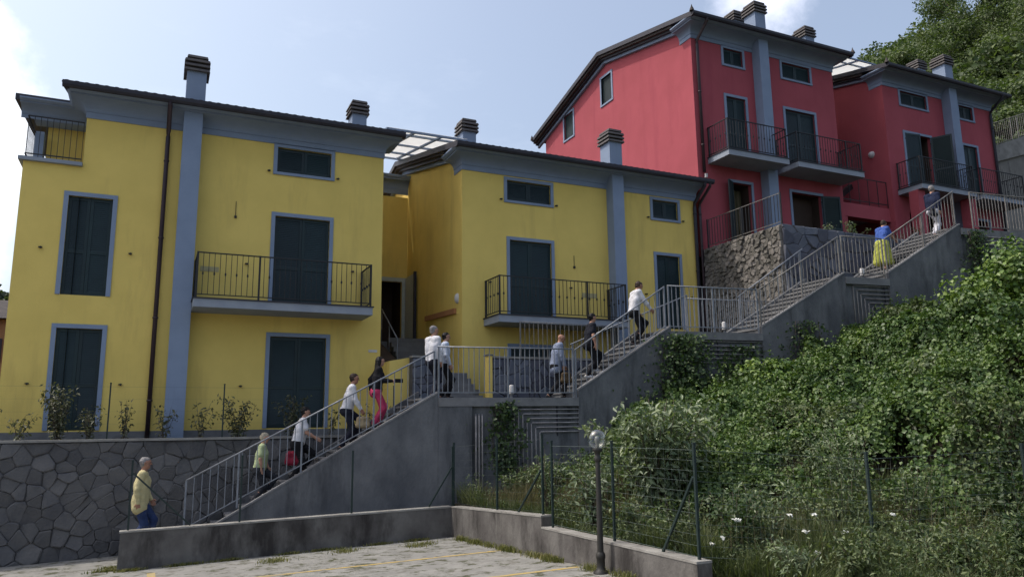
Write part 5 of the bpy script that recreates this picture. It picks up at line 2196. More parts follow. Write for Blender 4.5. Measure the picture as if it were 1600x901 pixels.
for i, (x, y, zc, rx, rz, n, sz, mt, lab) in enumerate([
        (24.2, 13.0, 5.9, 1.5, 1.0, 6500, .13, 'leaf_bright', 'bright bush at the right edge below the top landing'),
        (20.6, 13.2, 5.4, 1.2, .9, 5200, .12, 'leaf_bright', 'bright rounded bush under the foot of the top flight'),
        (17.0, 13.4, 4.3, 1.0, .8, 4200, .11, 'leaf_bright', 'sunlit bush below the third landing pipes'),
        (13.6, 14.3, 3.4, .8, .75, 3200, .10, 'leaf_bright', 'leafy bush rising before the second landing pipes'),
        (11.7, 13.9, 2.5, .75, .8, 3000, .10, 'leaf_ivy', 'green bush below the second flight beside the pale shrub'),
        (15.2, 10.6, 3.0, 1.3, 1.1, 5200, .095, 'leaf_mix', 'grey green bush in the middle of the bank'),
        (19.6, 11.0, 5.6, 1.9, 1.3, 9500, .11, 'leaf_bright', 'largest mounded bush, swelling over the dark hollow at the right'),
        (17.4, 10.8, 4.4, 1.4, 1.2, 6800, .10, 'leaf_ivy', 'round green bush left of the largest mounded bush'),
        (23.0, 11.4, 5.4, 1.7, 1.2, 8000, .12, 'leaf_bright', 'mounded bush touching the right edge of the picture'),
        (12.6, 10.6, 2.3, .9, .8, 3600, .10, 'leaf_mix', 'grey green bush behind the fence right of the pale shrub'),
        (18.6, 8.9, 3.2, 1.5, 1.3, 7200, .10, 'leaf_dark', 'dark bush in the shaded hollow at the right'),  # shade of the hollow put into the leaf colour
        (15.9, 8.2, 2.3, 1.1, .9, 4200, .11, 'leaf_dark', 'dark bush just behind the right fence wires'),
        (21.6, 10.7, 4.5, 1.3, 1.0, 5000, .12, 'leaf_ivy', 'green bush high on the right of the bank')]):
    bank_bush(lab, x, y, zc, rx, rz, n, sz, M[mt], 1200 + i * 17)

# white flowers in the weeds by the fence
for i, (x, y, zz, lab) in enumerate([(6.75, 7.9, 1.30, 'largest white flower head, between the fence brace and the lamp post'), (6.5, 8.1, 1.0, 'small white flower low behind the end of the low wall'),
                                (6.6, 8.0, 1.08, 'white flower just above the end of the low wall'), (7.45, 7.7, 1.33, 'left one of two white flowers left of the single right fence post'),
                                (7.75, 7.6, 1.33, 'white flower nearest the single right fence post'), (8.0, 7.35, 1.12, 'wide white flower head before the single right fence post'),
                                (7.5, 7.5, 1.15, 'white flower below the pair left of the right fence post'), (7.35, 7.2, .95, 'lowest white flower in the front weeds'), (8.6, 7.1, 1.33, 'white flower right of the single right fence post')]):
    e = thing('white_flower', (x, y, zz - .4), lab, 'flower', 'white flowers by the wire fence')
    q = MB()
    q.tube([(x, y, zz - .45), (x + .02, y, zz)], .004, 5)
    q.build('stem', M['grass'], e)
    g = np.random.default_rng(80 + i)
    n = 26
    rr = .034 * np.sqrt(g.random(n)) * (1.3 if i in (0, 5) else 1)
    a = g.uniform(0, 6.28, n)
    leaves('flower_head', np.stack([x + .02 + rr * np.cos(a), y + rr * np.sin(a), zz + .015 - rr * .3], 1), np.tile([0, -.5, .8], (n, 1)), np.full(n, .03), M['petal'], e, aspect=.9, spread=.4, seed=90 + i)


# ---------------------------------------------------------------- trees on the hill
def tree(name, label, x, y, z, h, r, nclump, nleaf, size, mat, seed, group, squash=.85):
    g = np.random.default_rng(seed)
    e = thing(name, (x, y, z), label, 'tree', group)
    t = MB()
    top = Vector((x + g.normal(0, .3), y + g.normal(0, .3), z + h * .75))
    t.tube([(x, y, z - .5), (x + g.normal(0, .1), y, z + h * .3), top], [h * .028, h * .02, h * .008], 9)
    t.build('trunk', M['bark'], e)
    cz = z + h * .62
    C = []
    b = MB()
    for k in range(nclump):
        d = unit(g.normal(0, 1, 3))
        rr = r * g.uniform(.45, 1.0) ** .6
        c = np.array([x + d[0] * rr, y + d[1] * rr, cz + d[2] * h * .40 * squash * g.uniform(.6, 1.0)])
        C.append((c, r * g.uniform(.20, .36)))
        if k % 4 == 0:
            s = Vector((x, y, z + h * g.uniform(.3, .6)))
            b.tube([s, s.lerp(Vector(c), .5) + Vector((0, 0, .3)), Vector(c)], [h * .010, h * .007, h * .003], 5)
    b.build('limbs', M['bark'], e)
    P, N = [], []
    m = nleaf // nclump
    for c, rc in C:
        d = unit(g.normal(0, 1, (m, 3)))
        q = g.random(m) ** .4
        P.append(c + d * (rc * q)[:, None] * np.array([1, 1, .75]))
        N.append(d + np.array([0, 0, .5]))
    leaves('crown', np.concatenate(P), np.concatenate(N), np.full(m * nclump, size), mat, e, aspect=.8, spread=.5, seed=seed + 1, droop=.3)
    return e


TR = [(57.0, 43, 33.0, 12, 3.2, 'leftmost slope tree, its crown rising just behind the red roof chimney'), (58.6, 42, 35.0, 14, 3.9, 'second slope tree from the left above the red roofs'),
      (61.8, 41, 37.6, 15, 4.4, 'slope tree whose crown reaches the stepped skyline'), (66.0, 41, 41.0, 16, 4.8, 'tall slope tree cut by the top edge of the picture'),
      (69, 42, 46, 18, 5.5, 'tallest slope tree in the top right corner'), (58.5, 36.0, 30.8, 12, 4.0, 'lower slope tree behind the second red chimney'),
      (61.5, 34.5, 34.5, 13, 4.4, 'broad slope tree in the middle of the wood'), (66.5, 36, 39, 14, 4.8, 'slope tree at the right edge below the tallest crown'),
      (58, 30.5, 28.0, 11, 3.9, 'lowest slope tree directly right of the red house'), (63, 30.5, 31.5, 12, 4.3, 'slope tree above the concrete hill wall'), (53.5, 33, 27.5, 10, 3.4, 'small slope tree half hidden by the red roof')]
for i, (x, y, zt, h, r, lab) in enumerate(TR):
    tree('slope_tree', lab, x, y, zt - h, h, r, 64, 24000, .20, M['leaf_tree'], 700 + i * 11, 'trees on the slope above the red houses')
for i, (x, y, zt, h, r, lab) in enumerate([(40.5, 25.5, 19.6, 7, 2.6, 'dark bush overhanging the pale concrete hill wall'), (44.5, 26.5, 22.5, 8, 3.0, 'bush behind the hill wall railing')]):
    tree('slope_bush', lab, x, y, zt - h, h, r, 36, 7000, .22, M['leaf_tree'], 900 + i * 13, 'bushes behind the hill wall')


def far_wood():
    g = np.random.default_rng(31)
    n = 85000
    x = 42 + 60 * g.random(n)
    y = 24 + 50 * g.random(n)
    z = hillz(x, y) + g.random(n) ** .5 * (5 + 4 * N1(x * .3, y * .3)) * np.interp(x, [42, 50], [.3, 1])
    o = leaves('wood_undergrowth', np.stack([x, y, z], 1), np.tile([-.3, -.5, .6], (n, 1)), np.full(n, .5), M['leaf_tree'], aspect=.8, spread=.7, seed=32)
    o['kind'] = 'stuff'


far_wood()
for i, (x, y, zt, h, r, lab) in enumerate([(-14.0, 80, 16.6, 12, 3.4, 'far hazy tree at the left edge above the orange house')]):
    tree('far_tree', lab, x, y, zt - h, h, r, 26, 2600, .5, M['leaf_far'], 950 + i, None)


# ================================================================ PEOPLE
def field(prims, step=.012, k=.028, margin=.03):
    """Smooth union of tapered capsules (a, b, ra, rb[, (sx, sy)]) sampled on a grid, as a surface mesh (surface nets)."""
    A = np.array([p[0] for p in prims], float)
    B = np.array([p[1] for p in prims], float)
    RA = np.array([p[2] for p in prims], float)
    RB = np.array([p[3] for p in prims], float)
    Rm = np.maximum(RA, RB)[:, None]
    lo = np.minimum(A - Rm, B - Rm).min(0) - margin
    hi = np.maximum(A + Rm, B + Rm).max(0) + margin
    n = np.ceil((hi - lo) / step).astype(int) + 2
    Fd = np.full(n, 1.0, np.float32)
    ax = [lo[d] + np.arange(n[d]) * step for d in range(3)]
    for i in range(len(prims)):
        l = np.minimum(A[i], B[i]) - Rm[i] - k - step * 2
        h = np.maximum(A[i], B[i]) + Rm[i] + k + step * 2
        i0 = np.clip(np.floor((l - lo) / step).astype(int), 0, n - 1)
        i1 = np.clip(np.ceil((h - lo) / step).astype(int) + 1, 1, n)
        gx, gy, gz = np.meshgrid(ax[0][i0[0]:i1[0]], ax[1][i0[1]:i1[1]], ax[2][i0[2]:i1[2]], indexing='ij')
        ab = B[i] - A[i]
        px, py, pz = gx - A[i][0], gy - A[i][1], gz - A[i][2]
        L2 = max(float(ab @ ab), 1e-9)
        t = np.clip((px * ab[0] + py * ab[1] + pz * ab[2]) / L2, 0, 1)
        d = np.sqrt((px - t * ab[0]) ** 2 + (py - t * ab[1]) ** 2 + (pz - t * ab[2]) ** 2) - (RA[i] + t * (RB[i] - RA[i]))
        blk = Fd[i0[0]:i1[0], i0[1]:i1[1], i0[2]:i1[2]]
        kk = min(k, float(min(RA[i], RB[i])) * .9)
        hh = np.clip(.5 + .5 * (blk - d) / kk, 0, 1)
        blk[...] = blk * (1 - hh) + d * hh - kk * hh * (1 - hh)
    s = Fd < 0
    # cells that the surface crosses
    c = [s[a:n[0] - 1 + a, b:n[1] - 1 + b, d:n[2] - 1 + d] for a in (0, 1) for b in (0, 1) for d in (0, 1)]
    allin = np.logical_and.reduce(c)
    anyin = np.logical_or.reduce(c)
    act = anyin & ~allin
    idx = -np.ones(act.shape, int)
    cells = np.argwhere(act)
    idx[act] = np.arange(len(cells))
    acc = np.zeros((len(cells), 3))
    cnt = np.zeros(len(cells))
    corners = [(a, b, d) for a in (0, 1) for b in (0, 1) for d in (0, 1)]
    for p in range(8):
        for q in range(p + 1, 8):
            cp, cq = np.array(corners[p]), np.array(corners[q])
            if abs(cp - cq).sum() != 1: continue
            fp = Fd[tuple((cells + cp).T)]
            fq = Fd[tuple((cells + cq).T)]
            m = (fp < 0) != (fq < 0)
            t = np.where(m, fp / np.where(m, fp - fq, 1), 0)
            pos = cells + cp + (cq - cp) * t[:, None]
            acc += pos * m[:, None]
            cnt += m
    v = lo + acc / cnt[:, None] * step
    faces = []
    for d in range(3):
        e1, e2 = (d + 1) % 3, (d + 2) % 3
        s0 = np.moveaxis(s, d, 0)
        cross = s0[:-1] != s0[1:]
        pos = np.argwhere(cross)                              # in moved axes
        sg = s0[:-1][cross]
        order = [d] + [q for q in range(3) if q != d]
        full = np.zeros((len(pos), 3), int)
        for j, q in enumerate(order):
            full[:, q] = pos[:, j]
        ok = (full[:, e1] > 0) & (full[:, e2] > 0) & (full[:, e1] < n[e1] - 1) & (full[:, e2] < n[e2] - 1)
        full, sg = full[ok], sg[ok]
        o1 = np.zeros(3, int)
        o1[e1] = 1
        o2 = np.zeros(3, int)
        o2[e2] = 1
        a_ = idx[tuple(full.T)]
        b_ = idx[tuple((full - o1).T)]
        c_ = idx[tuple((full - o1 - o2).T)]
        d_ = idx[tuple((full - o2).T)]
        f = np.stack([a_, b_, c_, d_], 1)
        f = np.where(sg[:, None], f, f[:, ::-1])
        faces.append(f)
    return v, np.concatenate(faces)


def cloth_mat(name, c, var=.12, rough=.85):
    c2 = tuple(q * (1 - var) for q in c)
    return pmat(name, c, c2, 9.0, rough, .6, 28, .2)


SKIN = pmat('skin', (0.42, 0.235, 0.165), (0.37, 0.20, 0.14), 14.0, 0.6, 0.0, 30, 0.35)
SKIN2 = pmat('tanned_skin', (0.34, 0.175, 0.12), (0.30, 0.15, 0.10), 14.0, 0.6, 0.0, 30, 0.35)
EYE = pmat('eye', (0.03, 0.02, 0.02), None, rough=.2)


def person(label, x, y, z, yaw, H, top, bottom, hair, *, female=False, lean=6, step=(.18, 0, -.16, 0), arms=((-18, 20), (22, 25)), head_turn=0, head_nod=0,
           sleeve='long', hair_style='short', bottom_style='trousers', shoe=(0.03, 0.03, 0.035), skin=None, untucked=False, stout=1.0):
    """Standing or climbing figure. step = (front foot x, z, rear foot x, z); left leg is the front one. arms = (left, right) as (swing forward, elbow bend)."""
    skin = skin or SKIN
    root = thing('person', (x, y, z), label, 'person', 'people on the stairs')
    s = H / 1.75
    st = stout
    fx, fz, bx, bz = [q * 1.0 for q in step]
    la = R(lean)
    reach = max(math.hypot(fx, 0), math.hypot(bx, 0))
    leg = .86 * s
    hipz = min(fz, bz) + .06 * s + math.sqrt(max(.1, (leg * .985) ** 2 - min(abs(bx if bz <= fz else fx), .5) ** 2))
    hip = np.array([0.0, 0, hipz])
    fwd = np.array([math.sin(la), 0, math.cos(la)])
    front = np.array([math.cos(la), 0, -math.sin(la)])
    left = np.array([0, 1.0, 0])
    hw = (.085 if not female else .095) * s
    sw = (.185 if not female else .160) * s
    sh_c = hip + fwd * .50 * s
    neck = hip + fwd * .555 * s + front * .01
    hd = R(lean * .3 + head_nod)
    ht = R(head_turn)
    hup = np.array([math.sin(hd) * math.cos(ht), math.sin(hd) * math.sin(ht), math.cos(hd)])
    hfw0 = np.array([math.cos(ht), math.sin(ht), 0])
    hfw = hfw0 * math.cos(hd) - np.array([0, 0, 1]) * math.sin(hd)
    hlf = np.cross(hup, hfw)
    head = neck + hup * .155 * s + hfw * .022 * s
    B = []                                                     # body primitives
    c = lambda a, b, ra, rb=None: (np.array(a), np.array(b), ra * 1.0, (rb if rb is not None else ra) * 1.0)
    # torso
    tor = []
    for sg in (1, -1):
        tor.append(c(hip + left * sg * hw * .9 + fwd * .02, hip + left * sg * sw * .55 + fwd * .30 * s, .098 * s * st, .100 * s * st))
        tor.append(c(hip + left * sg * sw * .50 + fwd * .28 * s, sh_c + left * sg * sw * .62 - fwd * .05 * s, .102 * s * st, .085 * s))
        tor.append(c(sh_c + left * sg * sw * .3, sh_c + left * sg * sw * .95, .070 * s, .056 * s))
    tor.append(c(hip + front * .015, hip + fwd * .36 * s + front * .02 * s, .112 * s * st, .108 * s * st))
    if female:
        for sg in (1, -1):
            tor.append(c(hip + fwd * .36 * s + left * sg * .07 * s + front * .075 * s, hip + fwd * .34 * s + left * sg * .075 * s + front * .085 * s, .062 * s))
            tor.append(c(hip + left * sg * .07 * s - front * .04 * s - fwd * .04 * s, hip + left * sg * .075 * s - front * .035 * s - fwd * .08 * s, .092 * s))
    else:
        tor.append(c(hip - front * .03 * s - fwd * .03 * s + left * .05, hip - front * .03 * s - fwd * .03 * s - left * .05, .095 * s))
    # neck and head with face
    nk = [c(sh_c + fwd * .02, head - hup * .06 * s, .058 * s, .052 * s)]
    hr = .078 * s
    hdp = [c(head - hfw * .018 * s + hup * .022 * s, head + hfw * .022 * s + hup * .020 * s, hr, hr * .95),
           c(head + hfw * .022 * s - hup * .02 * s, head + hfw * .050 * s - hup * .082 * s, .058 * s, .034 * s),
           c(head + hfw * .02 * s - hup * .055 * s, head - hfw * .01 * s - hup * .05 * s, .055 * s, .05 * s),
           c(head + hfw * .092 * s + hup * .005 * s, head + hfw * .110 * s - hup * .024 * s, .010 * s, .014 * s),
           c(head + hfw * .078 * s - hup * .058 * s + hlf * .018 * s, head + hfw * .078 * s - hup * .058 * s - hlf * .018 * s, .013 * s),
           c(head + hfw * .085 * s + hup * .030 * s + hlf * .03 * s, head + hfw * .085 * s + hup * .030 * s - hlf * .03 * s, .014 * s)]
    for sg in (1, -1):
        hdp.append(c(head + hlf * sg * .080 * s - hfw * .004 + hup * .012 * s, head + hlf * sg * .078 * s - hfw * .008 - hup * .022 * s, .017 * s, .011 * s))
    # legs by two-bone reach
    legs = []
    Lt, Ls = .445 * s, .435 * s
    feet = []
    legjoints = []
    for sg, px, pz in ((1, fx, fz), (-1, bx, bz)):
        h0 = hip + left * sg * hw - np.array([0, 0, .03 * s])
        an = np.array([px, sg * hw * .85, pz + .085 * s])
        v = an - h0
        d = min(np.linalg.norm(v), (Lt + Ls) * .998)
        an = h0 + unit(v) * d
        cosA = np.clip((Lt ** 2 + d ** 2 - Ls ** 2) / (2 * Lt * d), -1, 1)
        u = unit(v)
        pole = np.array([1.0, 0, 0.15])
        pole = unit(pole - u * (pole @ u))
        kn = h0 + u * Lt * cosA + pole * Lt * math.sqrt(1 - cosA ** 2)
        heel_up = R(28) if (px < -.1 and pz <= fz and abs(px) > .2) else 0
        fd = np.array([math.cos(heel_up), sg * .12, -math.sin(heel_up)])
        legjoints.append((h0, kn, an, fd, sg))
        legs += [c(h0, kn, .082 * s * st, .056 * s), c(kn, kn + (an - kn) * .35, .055 * s, .057 * s), c(kn + (an - kn) * .35, an, .057 * s, .038 * s)]
        feet += [c(an - fd * .035 * s - np.array([0, 0, .045 * s]), an + fd * .075 * s - np.array([0, 0, .052 * s]), .036 * s, .032 * s),
                 c(an + fd * .075 * s - np.array([0, 0, .052 * s]), an + fd * .155 * s - np.array([0, 0, .058 * s]), .034 * s, .026 * s),
                 c(an, an - np.array([0, 0, .04 * s]), .040 * s, .038 * s)]
    # arms and hands
    upper, fore, hands, handpos = [], [], [], []
    for sg, (swg, el) in ((1, arms[0]), (-1, arms[1])):
        s0 = sh_c + left * sg * sw - fwd * .01
        a1 = R(swg)
        d1 = unit(np.array([math.sin(a1), sg * .13, -math.cos(a1)]))
        e = s0 + d1 * .285 * s
        a2 = R(swg + el)
        d2 = unit(np.array([math.sin(a2), -sg * .02, -math.cos(a2)]))
        w = e + d2 * .245 * s
        upper.append(c(s0, e, .050 * s * (st ** .5), .040 * s))
        fore += [c(e, e + d2 * .09 * s, .040 * s, .041 * s), c(e + d2 * .09 * s, w, .040 * s, .027 * s)]
        side = unit(np.cross(d2, np.array([0, sg * 1.0, 0])))     # towards the thumb, forwards
        pal = w + d2 * .085 * s
        inn = -left * sg
        hands += [c(w, w + d2 * .03 * s, .026 * s, .030 * s)]
        for q, (o, ln) in enumerate(((-.030, .058), (-.010, .070), (.011, .076), (.031, .066))):
            k0 = w + d2 * .025 * s + side * o * .6 * s
            k1 = pal + side * o * s
            hands.append(c(k0, k1, .0165 * s, .0125 * s))
            k2 = k1 + (d2 * .9 + inn * .35) * ln * .5 * s
            k3 = k2 + (d2 * .65 + inn * .75) * ln * .5 * s
            hands += [c(k1, k2, .0112 * s, .0105 * s), c(k2, k3, .0105 * s, .0092 * s)]
        t1 = w + d2 * .022 * s + side * .026 * s
        t2 = t1 + (d2 * .6 + side * .75 + inn * .3) * .042 * s
        hands += [c(t1, t2, .0145 * s, .012 * s), c(t2, t2 + (d2 * .9 + side * .25 + inn * .3) * .034 * s, .0118 * s, .0098 * s)]
        handpos.append(pal)
    yawm = Matrix.Rotation(yaw, 4, 'Z')

    def emit(name, prims, mat, k=.028, stp=.0125):
        v, f = field(prims, stp, k)
        v = v.astype(float)
        if name in ('top', 'trousers', 'skirt'):               # soft creases in the cloth
            q = v * 1.0 + x * 3
            am = .009 if name != 'skirt' else .014
            fz_ = 9 if name != 'skirt' else 2
            c0_ = v[:, :2].mean(0)
            dv = unit(np.concatenate([v[:, :2] - c0_, np.zeros((len(v), 1))], 1))
            v = v + dv * ((N1(q[:, 1] * 22 + 7, q[:, 2] * fz_ + q[:, 0] * 13) - .5) * 2 * am + (N2(q[:, 0] * 9, q[:, 2] * 15 + q[:, 1] * 8) - .5) * am)[:, None]
        if name == 'hair':
            c0_ = v.mean(0)
            v = v + unit(v - c0_) * ((N3(v[:, 0] * 60 + v[:, 1] * 45 + 9, v[:, 2] * 40) - .5) * .014)[:, None]
        me = bpy.data.meshes.new(name)
        me.vertices.add(len(v))
        rot = np.array(yawm)[:3, :3]
        me.vertices.foreach_set('co', (v @ rot.T).astype(np.float32).ravel())
        me.loops.add(len(f) * 4)
        me.loops.foreach_set('vertex_index', f.astype(np.int32).ravel())
        me.polygons.add(len(f))
        me.polygons.foreach_set('loop_start', (np.arange(len(f)) * 4).astype(np.int32))
        me.polygons.foreach_set('use_smooth', [True] * len(f))
        me.update(calc_edges=True)
        me.materials.append(mat)
        o = bpy.data.objects.new(name, me)
        COL.objects.link(o)
        o.parent = root
        return o
    emit('body', tor + nk + hdp + legs + feet + upper + fore + hands, skin, .026, .0115)
    # clothes: the same forms a little larger
    g = lambda pr, d, e=None: [(a, b, ra + d, rb + (d if e is None else e)) for a, b, ra, rb in pr]
    shirt = g(tor, .016) + g(upper, .017)
    if sleeve == 'long':
        shirt += g(fore, .013)
        shirt = shirt
    else:
        shirt = g(tor, .016) + [(a, a + (b - a) * .62, ra + .018, ra + .018) for a, b, ra, rb in upper]
    if untucked:
        for sg in (1, -1):
            shirt.append(c(hip + left * sg * hw * .8 + fwd * .05, hip + left * sg * hw * .85 - np.array([0, 0, .13 * s]), .118 * s * st, .125 * s * st))
    else:
        shirt = [q for q in shirt]
    emit('top', shirt, top, .03)
    hipb = [q for q in tor if q[0][2] < hip[2] + .03 * s or q[1][2] < hip[2] + .03 * s]
    waist = []
    for sg in (1, -1):
        waist.append(c(hip + left * sg * hw * .85 - fwd * .05 * s, hip + left * sg * hw * .85 + fwd * .055 * s, .118 * s * st, .112 * s * st))
    waist.append(c(hip - front * .03 * s + left * .05 - fwd * .04 * s, hip - front * .03 * s - left * .05 - fwd * .04 * s, .112 * s))
    if female:
        for sg in (1, -1):
            waist.append(c(hip + left * sg * .07 * s - front * .045 * s - fwd * .05 * s, hip + left * sg * .07 * s - front * .04 * s - fwd * .09 * s, .104 * s))
    if bottom_style == 'skirt':
        sk = []
        lo_ = np.array([fx * .3 + bx * .3, 0, min(fz, bz) + .30 * s])
        for sg in (1, -1):
            for q in (-.05, .06):
                sk.append(c(hip + left * sg * hw * .8 + front * q * s * .6, lo_ + left * sg * .13 * s + np.array([q * 2.2, 0, 0]) * s, .118 * s, .115 * s))
        emit('skirt', waist + sk, bottom, .04)
    else:
        tr = []
        for h0, kn, an, fd, sg in legjoints:
            a2 = an + unit(kn - an) * (.02 * s if bottom_style == 'trousers' else .06)
            tr += [c(h0, kn, .100 * s * st, .074 * s), c(kn, a2, .073 * s, .060 * s if bottom_style != 'wide' else .085 * s)]
        emit('trousers', waist + tr, bottom, .03)
    emit('shoes', g(feet[0:2] + feet[3:5], .012, .012), cloth_mat('shoe_leather', shoe, .2, .5), .015)
    # hair
    if hair is not None:
        hp = [c(head - hfw * .030 * s + hup * .042 * s, head + hfw * .012 * s + hup * .048 * s, .080 * s, .068 * s),
              c(head - hfw * .045 * s + hup * .01 * s, head - hfw * .045 * s - hup * .03 * s, .066 * s, .055 * s)]
        for sg in (1, -1):
            hp.append(c(head + hlf * sg * .045 * s - hfw * .02 * s + hup * .02 * s, head + hlf * sg * .055 * s - hfw * .025 * s - hup * .01 * s, .042 * s, .034 * s))
        if hair_style == 'long':
            for sg in (1, -1):
                hp.append(c(head + hlf * sg * .05 * s - hfw * .03 * s, head + hlf * sg * .06 * s - hfw * .075 * s - hup * .24 * s, .055 * s, .045 * s))
            hp.append(c(head - hfw * .06 * s, head - hfw * .09 * s - hup * .27 * s, .065 * s, .05 * s))
        if hair_style == 'bob':
            for sg in (1, -1):
                hp.append(c(head + hlf * sg * .055 * s - hfw * .01 * s, head + hlf * sg * .06 * s - hfw * .02 * s - hup * .06 * s, .045 * s, .035 * s))
            hp.append(c(head - hfw * .05 * s + hup * .02 * s, head - hfw * .055 * s - hup * .06 * s, .072 * s, .055 * s))
        if hair_style == 'full':
            hp.append(c(head - hfw * .01 * s + hup * .065 * s, head + hfw * .035 * s + hup * .062 * s, .072 * s, .055 * s))
        emit('hair', hp, hair, .02, .0105)
    ey = []
    for sg in (1, -1):
        ey.append(c(head + hfw * .088 * s + hup * .012 * s + hlf * sg * .030 * s, head + hfw * .0885 * s + hup * .012 * s + hlf * sg * .034 * s, .0105 * s))
    emit('eyes', ey, EYE, .004, .005)
    rot3 = np.array(yawm)[:3, :3]
    return root, [np.array([x, y, z]) + rot3 @ h for h in handpos], lambda p: np.array([x, y, z]) + rot3 @ np.array(p)


def bag(label, top, w, h, d, col, yaw, strap=.35, name='handbag', cat='bag'):
    """Soft bag hanging below a point, with a loop handle."""
    top = np.array(top, float)
    root = thing(name, tuple(top - np.array([0, 0, h + strap * .5])), label, cat)
    pr = []
    z0 = -strap * .5
    for sx in (-1, 1):
        pr.append((np.array([sx * w * .34, 0, z0 - h * .25]), np.array([sx * w * .36, 0, z0 - h * .80]), d * .42, d * .52))
    pr.append((np.array([-w * .36, 0, z0 - h * .82]), np.array([w * .36, 0, z0 - h * .82]), d * .5, d * .5))
    pr.append((np.array([-w * .3, 0, z0 - h * .2]), np.array([w * .3, 0, z0 - h * .2]), d * .36, d * .36))
    pr.append((np.array([0, 0, z0 - h * .2]), np.array([0, 0, z0 - h * .82]), d * .45, d * .55))
    v, f = field(pr, .012, .05)
    ca, sa = math.cos(yaw), math.sin(yaw)
    v = np.stack([v[:, 0] * ca - v[:, 1] * sa, v[:, 0] * sa + v[:, 1] * ca, v[:, 2]], 1) + top
    mb = MB()
    mb.v = [tuple(q) for q in v]
    mb.f = [tuple(q) for q in f.tolist()]
    mb.m = [0] * len(mb.f)
    mb.sm = [True] * len(mb.f)
    m = cloth_mat('bag_cloth', col, .2, .6)
    mb.build('bag_body', m, root)
    s = MB()
    pts = []
    for k in range(9):
        a = math.pi * k / 8
        lx, lz = w * .28 * math.cos(a), z0 - h * .12 + (strap * .5 + h * .12) * math.sin(a)
        pts.append(top + np.array([lx * ca, lx * sa, lz]))
    s.tube(pts, .010, 6)
    s.build('strap', m, root)
    return root


YS = math.atan2(-TS, 1)                                        # facing up the stairs


def tread(x):
    """Height of the walking surface at X (nearest tread of a flight, or a landing)."""
    for xa, xb, za, zb, n in FL:
        if xa <= x < xb:
            k = int((x - xa) / (xb - xa) * n)
            return za + (zb - za) * (k + 1) / n
    for xa, xb, z, w in LD:
        if xa <= x < xb:
            return z
    return .20


WHITE = cloth_mat('white_shirt', (0.62, 0.62, 0.66), .10)
NAVY = cloth_mat('navy_trousers', (0.018, 0.02, 0.034), .3)
BLACK = cloth_mat('black_cloth', (0.012, 0.012, 0.015), .3)
H_BLACK = cloth_mat('black_hair', (0.010, 0.009, 0.009), .3, .5)
H_GREY = cloth_mat('grey_hair', (0.22, 0.21, 0.21), .25, .6)
H_LIGHT = cloth_mat('pale_blond_hair', (0.38, 0.33, 0.25), .25, .6)
H_BROWN = cloth_mat('brown_hair', (0.04, 0.025, 0.018), .3, .5)


def climb(x, dx_front, off=.62):
    """Feet for a climber whose hip is at X: front foot one step up."""
    zb = tread(x - .14)
    zf = tread(x + dx_front)
    return so(x, off), zb, zf - zb


# 1 man at the foot of the stairs
person('grey haired man in a loose yellow shirt walking towards the stairs', -.12, 17.6, .20, YS * .5, 1.80, cloth_mat('yellow_shirt', (0.50, 0.44, 0.24)), cloth_mat('blue_jeans', (0.03, 0.05, 0.13), .3),
       H_GREY, lean=2, step=(.16, 0, -.16, 0), arms=((8, 22), (-12, 18)), untucked=True, hair_style='short', skin=SKIN2, stout=1.15)


def on_stairs(x, off, front, rear, **kw):
    """Root height and step tuple so that both soles meet their treads."""
    zr = tread(x + rear)
    zf = tread(x + front)
    return so(x, off), zr, (front, zf - zr, rear, 0.0)


y, z, stp = on_stairs(2.20, .62, .14, -.12)
person('woman with short pale hair in a light green top on the lowest steps', 2.20, y, z, YS, 1.58, cloth_mat('pale_green_top', (0.36, 0.42, 0.24)), cloth_mat('dark_grey_trousers', (0.03, 0.032, 0.04), .3),
       H_LIGHT, female=True, lean=6, step=stp, arms=((10, 15), (-6, 12)), sleeve='short', hair_style='full', shoe=(.6, .6, .6), stout=1.12)
y, z, stp = on_stairs(2.98, .60, .13, -.11)
_, hp, _f = person('black haired person in a white T-shirt holding a red bag behind', 2.98, y, z, YS, 1.66, WHITE, BLACK, H_BLACK, female=True, lean=12, step=stp, arms=((-30, 25), (20, 40)),
                   sleeve='short', hair_style='full', stout=1.18)
bag('red handbag held behind by the white T-shirt wearer', hp[0] + np.array([0, 0, .02]), .34, .30, .13, (0.30, 0.02, 0.05), YS, .25)
y, z, stp = on_stairs(4.03, .62, .16, -.11)
_, hp, _f = person('dark haired man in white long sleeved shirt striding up the lowest flight', 4.03, y, z, YS, 1.77, WHITE, NAVY, H_BROWN, lean=12, step=stp, arms=((-14, 12), (14, 18)), skin=SKIN2, hair_style='short')
bag('tan cloth bag hanging behind the striding man', hp[1] + np.array([0, 0, .02]), .30, .26, .10, (0.33, 0.26, 0.16), YS, .2)
y, z, stp = on_stairs(4.69, .62, .07, -.07)
_, hp, _f = person('long haired woman in black jacket and bright pink trousers', 4.69, y, z, YS, 1.66, BLACK, cloth_mat('pink_trousers', (0.55, 0.055, 0.14), .15), H_BLACK, female=True, lean=5, step=stp,
                   arms=((-38, 40), (15, 75)), hair_style='long')
e = thing('clutch_bag', tuple(hp[1]), 'small black clutch in the hand of the pink trousered woman', 'bag')
q = MB()
q.box(hp[1][0] - .02, hp[1][0] + .17, hp[1][1] - .02, hp[1][1] + .02, hp[1][2] - .04, hp[1][2] + .05)
q.build('clutch_body', BLACK, e)
person('grey haired man in white shirt standing on the first landing', 5.98, so(5.98, .55), 3.16, YS + .5, 1.75, WHITE, NAVY, H_GREY, lean=0, step=(.06, 0, -.08, 0), arms=((4, 10), (2, 14)), hair_style='short', head_turn=-15, stout=1.08)
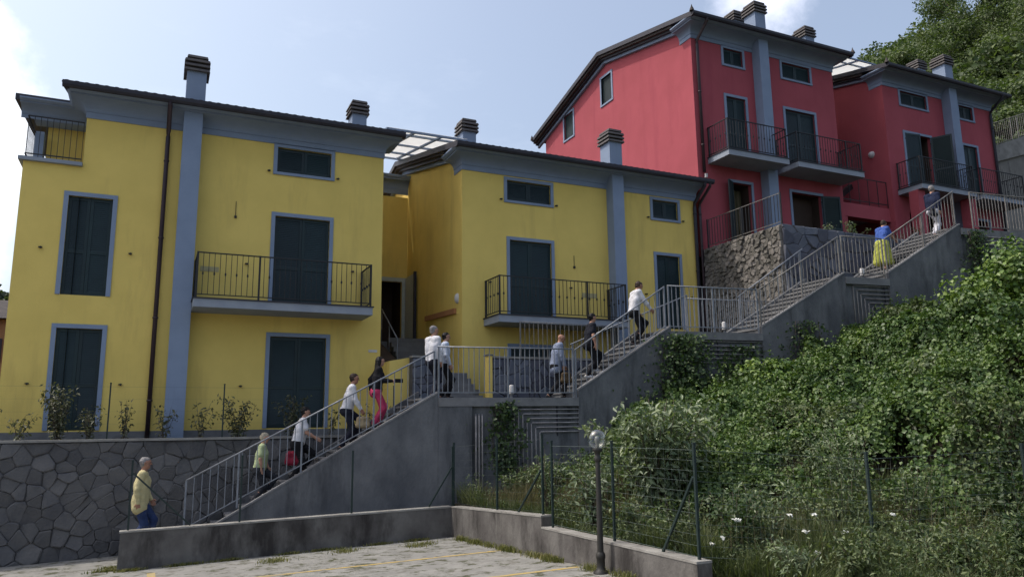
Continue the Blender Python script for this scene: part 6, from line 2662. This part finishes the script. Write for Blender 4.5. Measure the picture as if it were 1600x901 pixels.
person('dark haired man in pale blue shirt half hidden behind the grey haired one', 6.42, so(6.42, 1.05), 3.16, YS, 1.66, cloth_mat('pale_blue_shirt', (0.48, 0.54, 0.66)), BLACK, H_BLACK, lean=2, step=(.10, 0, -.10, 0), arms=((10, 15), (2, 20)))
_, hp, _f = person('bald man in grey blue shirt at the foot of the second flight', 9.08, so(9.08, .6), 3.16, YS, 1.68, cloth_mat('grey_blue_shirt', (0.20, 0.235, 0.33)), BLACK, None, lean=10, step=(.22, 0, -.22, 0),
                   arms=((10, 15), (4, 12)), untucked=True, skin=SKIN2, head_nod=14, stout=1.08)
bag('brown leather bag at the side of the bald man', hp[1] + np.array([0, -.02, .02]), .26, .26, .10, (0.09, 0.06, 0.03), YS, .22)
y, z, stp = on_stairs(10.0, .62, .14, -.10)
person('dark haired climber in black T-shirt and white trainers', 10.0, y, z, YS, 1.68, cloth_mat('black_t_shirt', (0.014, 0.016, 0.026), .3), BLACK, H_BLACK, lean=8, step=stp, arms=((8, 15), (-6, 20)),
       sleeve='short', hair_style='full', shoe=(.6, .6, .6))
y, z, stp = on_stairs(11.28, .62, .13, -.10)
person('man in crisp white shirt near the top of the second flight', 11.28, y, z, YS, 1.76, WHITE, BLACK, H_BROWN, lean=9, step=stp, arms=((14, 10), (30, 10)), skin=SKIN2, head_nod=18, hair_style='short')
y, z, stp = on_stairs(19.35, .60, .12, -.10)
person('woman in blue top and long yellow green skirt at the foot of the top flight', 19.35, y, z, YS + .3, 1.66, cloth_mat('bright_blue_top', (0.05, 0.10, 0.34)), cloth_mat('yellow_green_skirt', (0.42, 0.44, 0.09)), H_BROWN,
       female=True, lean=14, step=stp, arms=((20, 30), (30, 40)), bottom_style='skirt', head_nod=18, sleeve='short', hair_style='short')
y, z, stp = on_stairs(21.45, .66, .14, -.14)
_, hp, _f = person('grey haired man in navy top and white trousers at the top of the stairs', 21.45, y, z, YS + .25, 1.70, cloth_mat('navy_top', (0.015, 0.022, 0.055), .3), cloth_mat('white_trousers', (0.55, 0.55, 0.60), .1), H_GREY,
                   lean=4, step=stp, arms=((14, 30), (-8, 14)), bottom_style='wide', hair_style='full')
bag('dark shoulder bag against the white trousers', _f((-.14, -.10, 1.05)), .30, .24, .10, (0.02, 0.02, 0.03), YS + .25, .3)
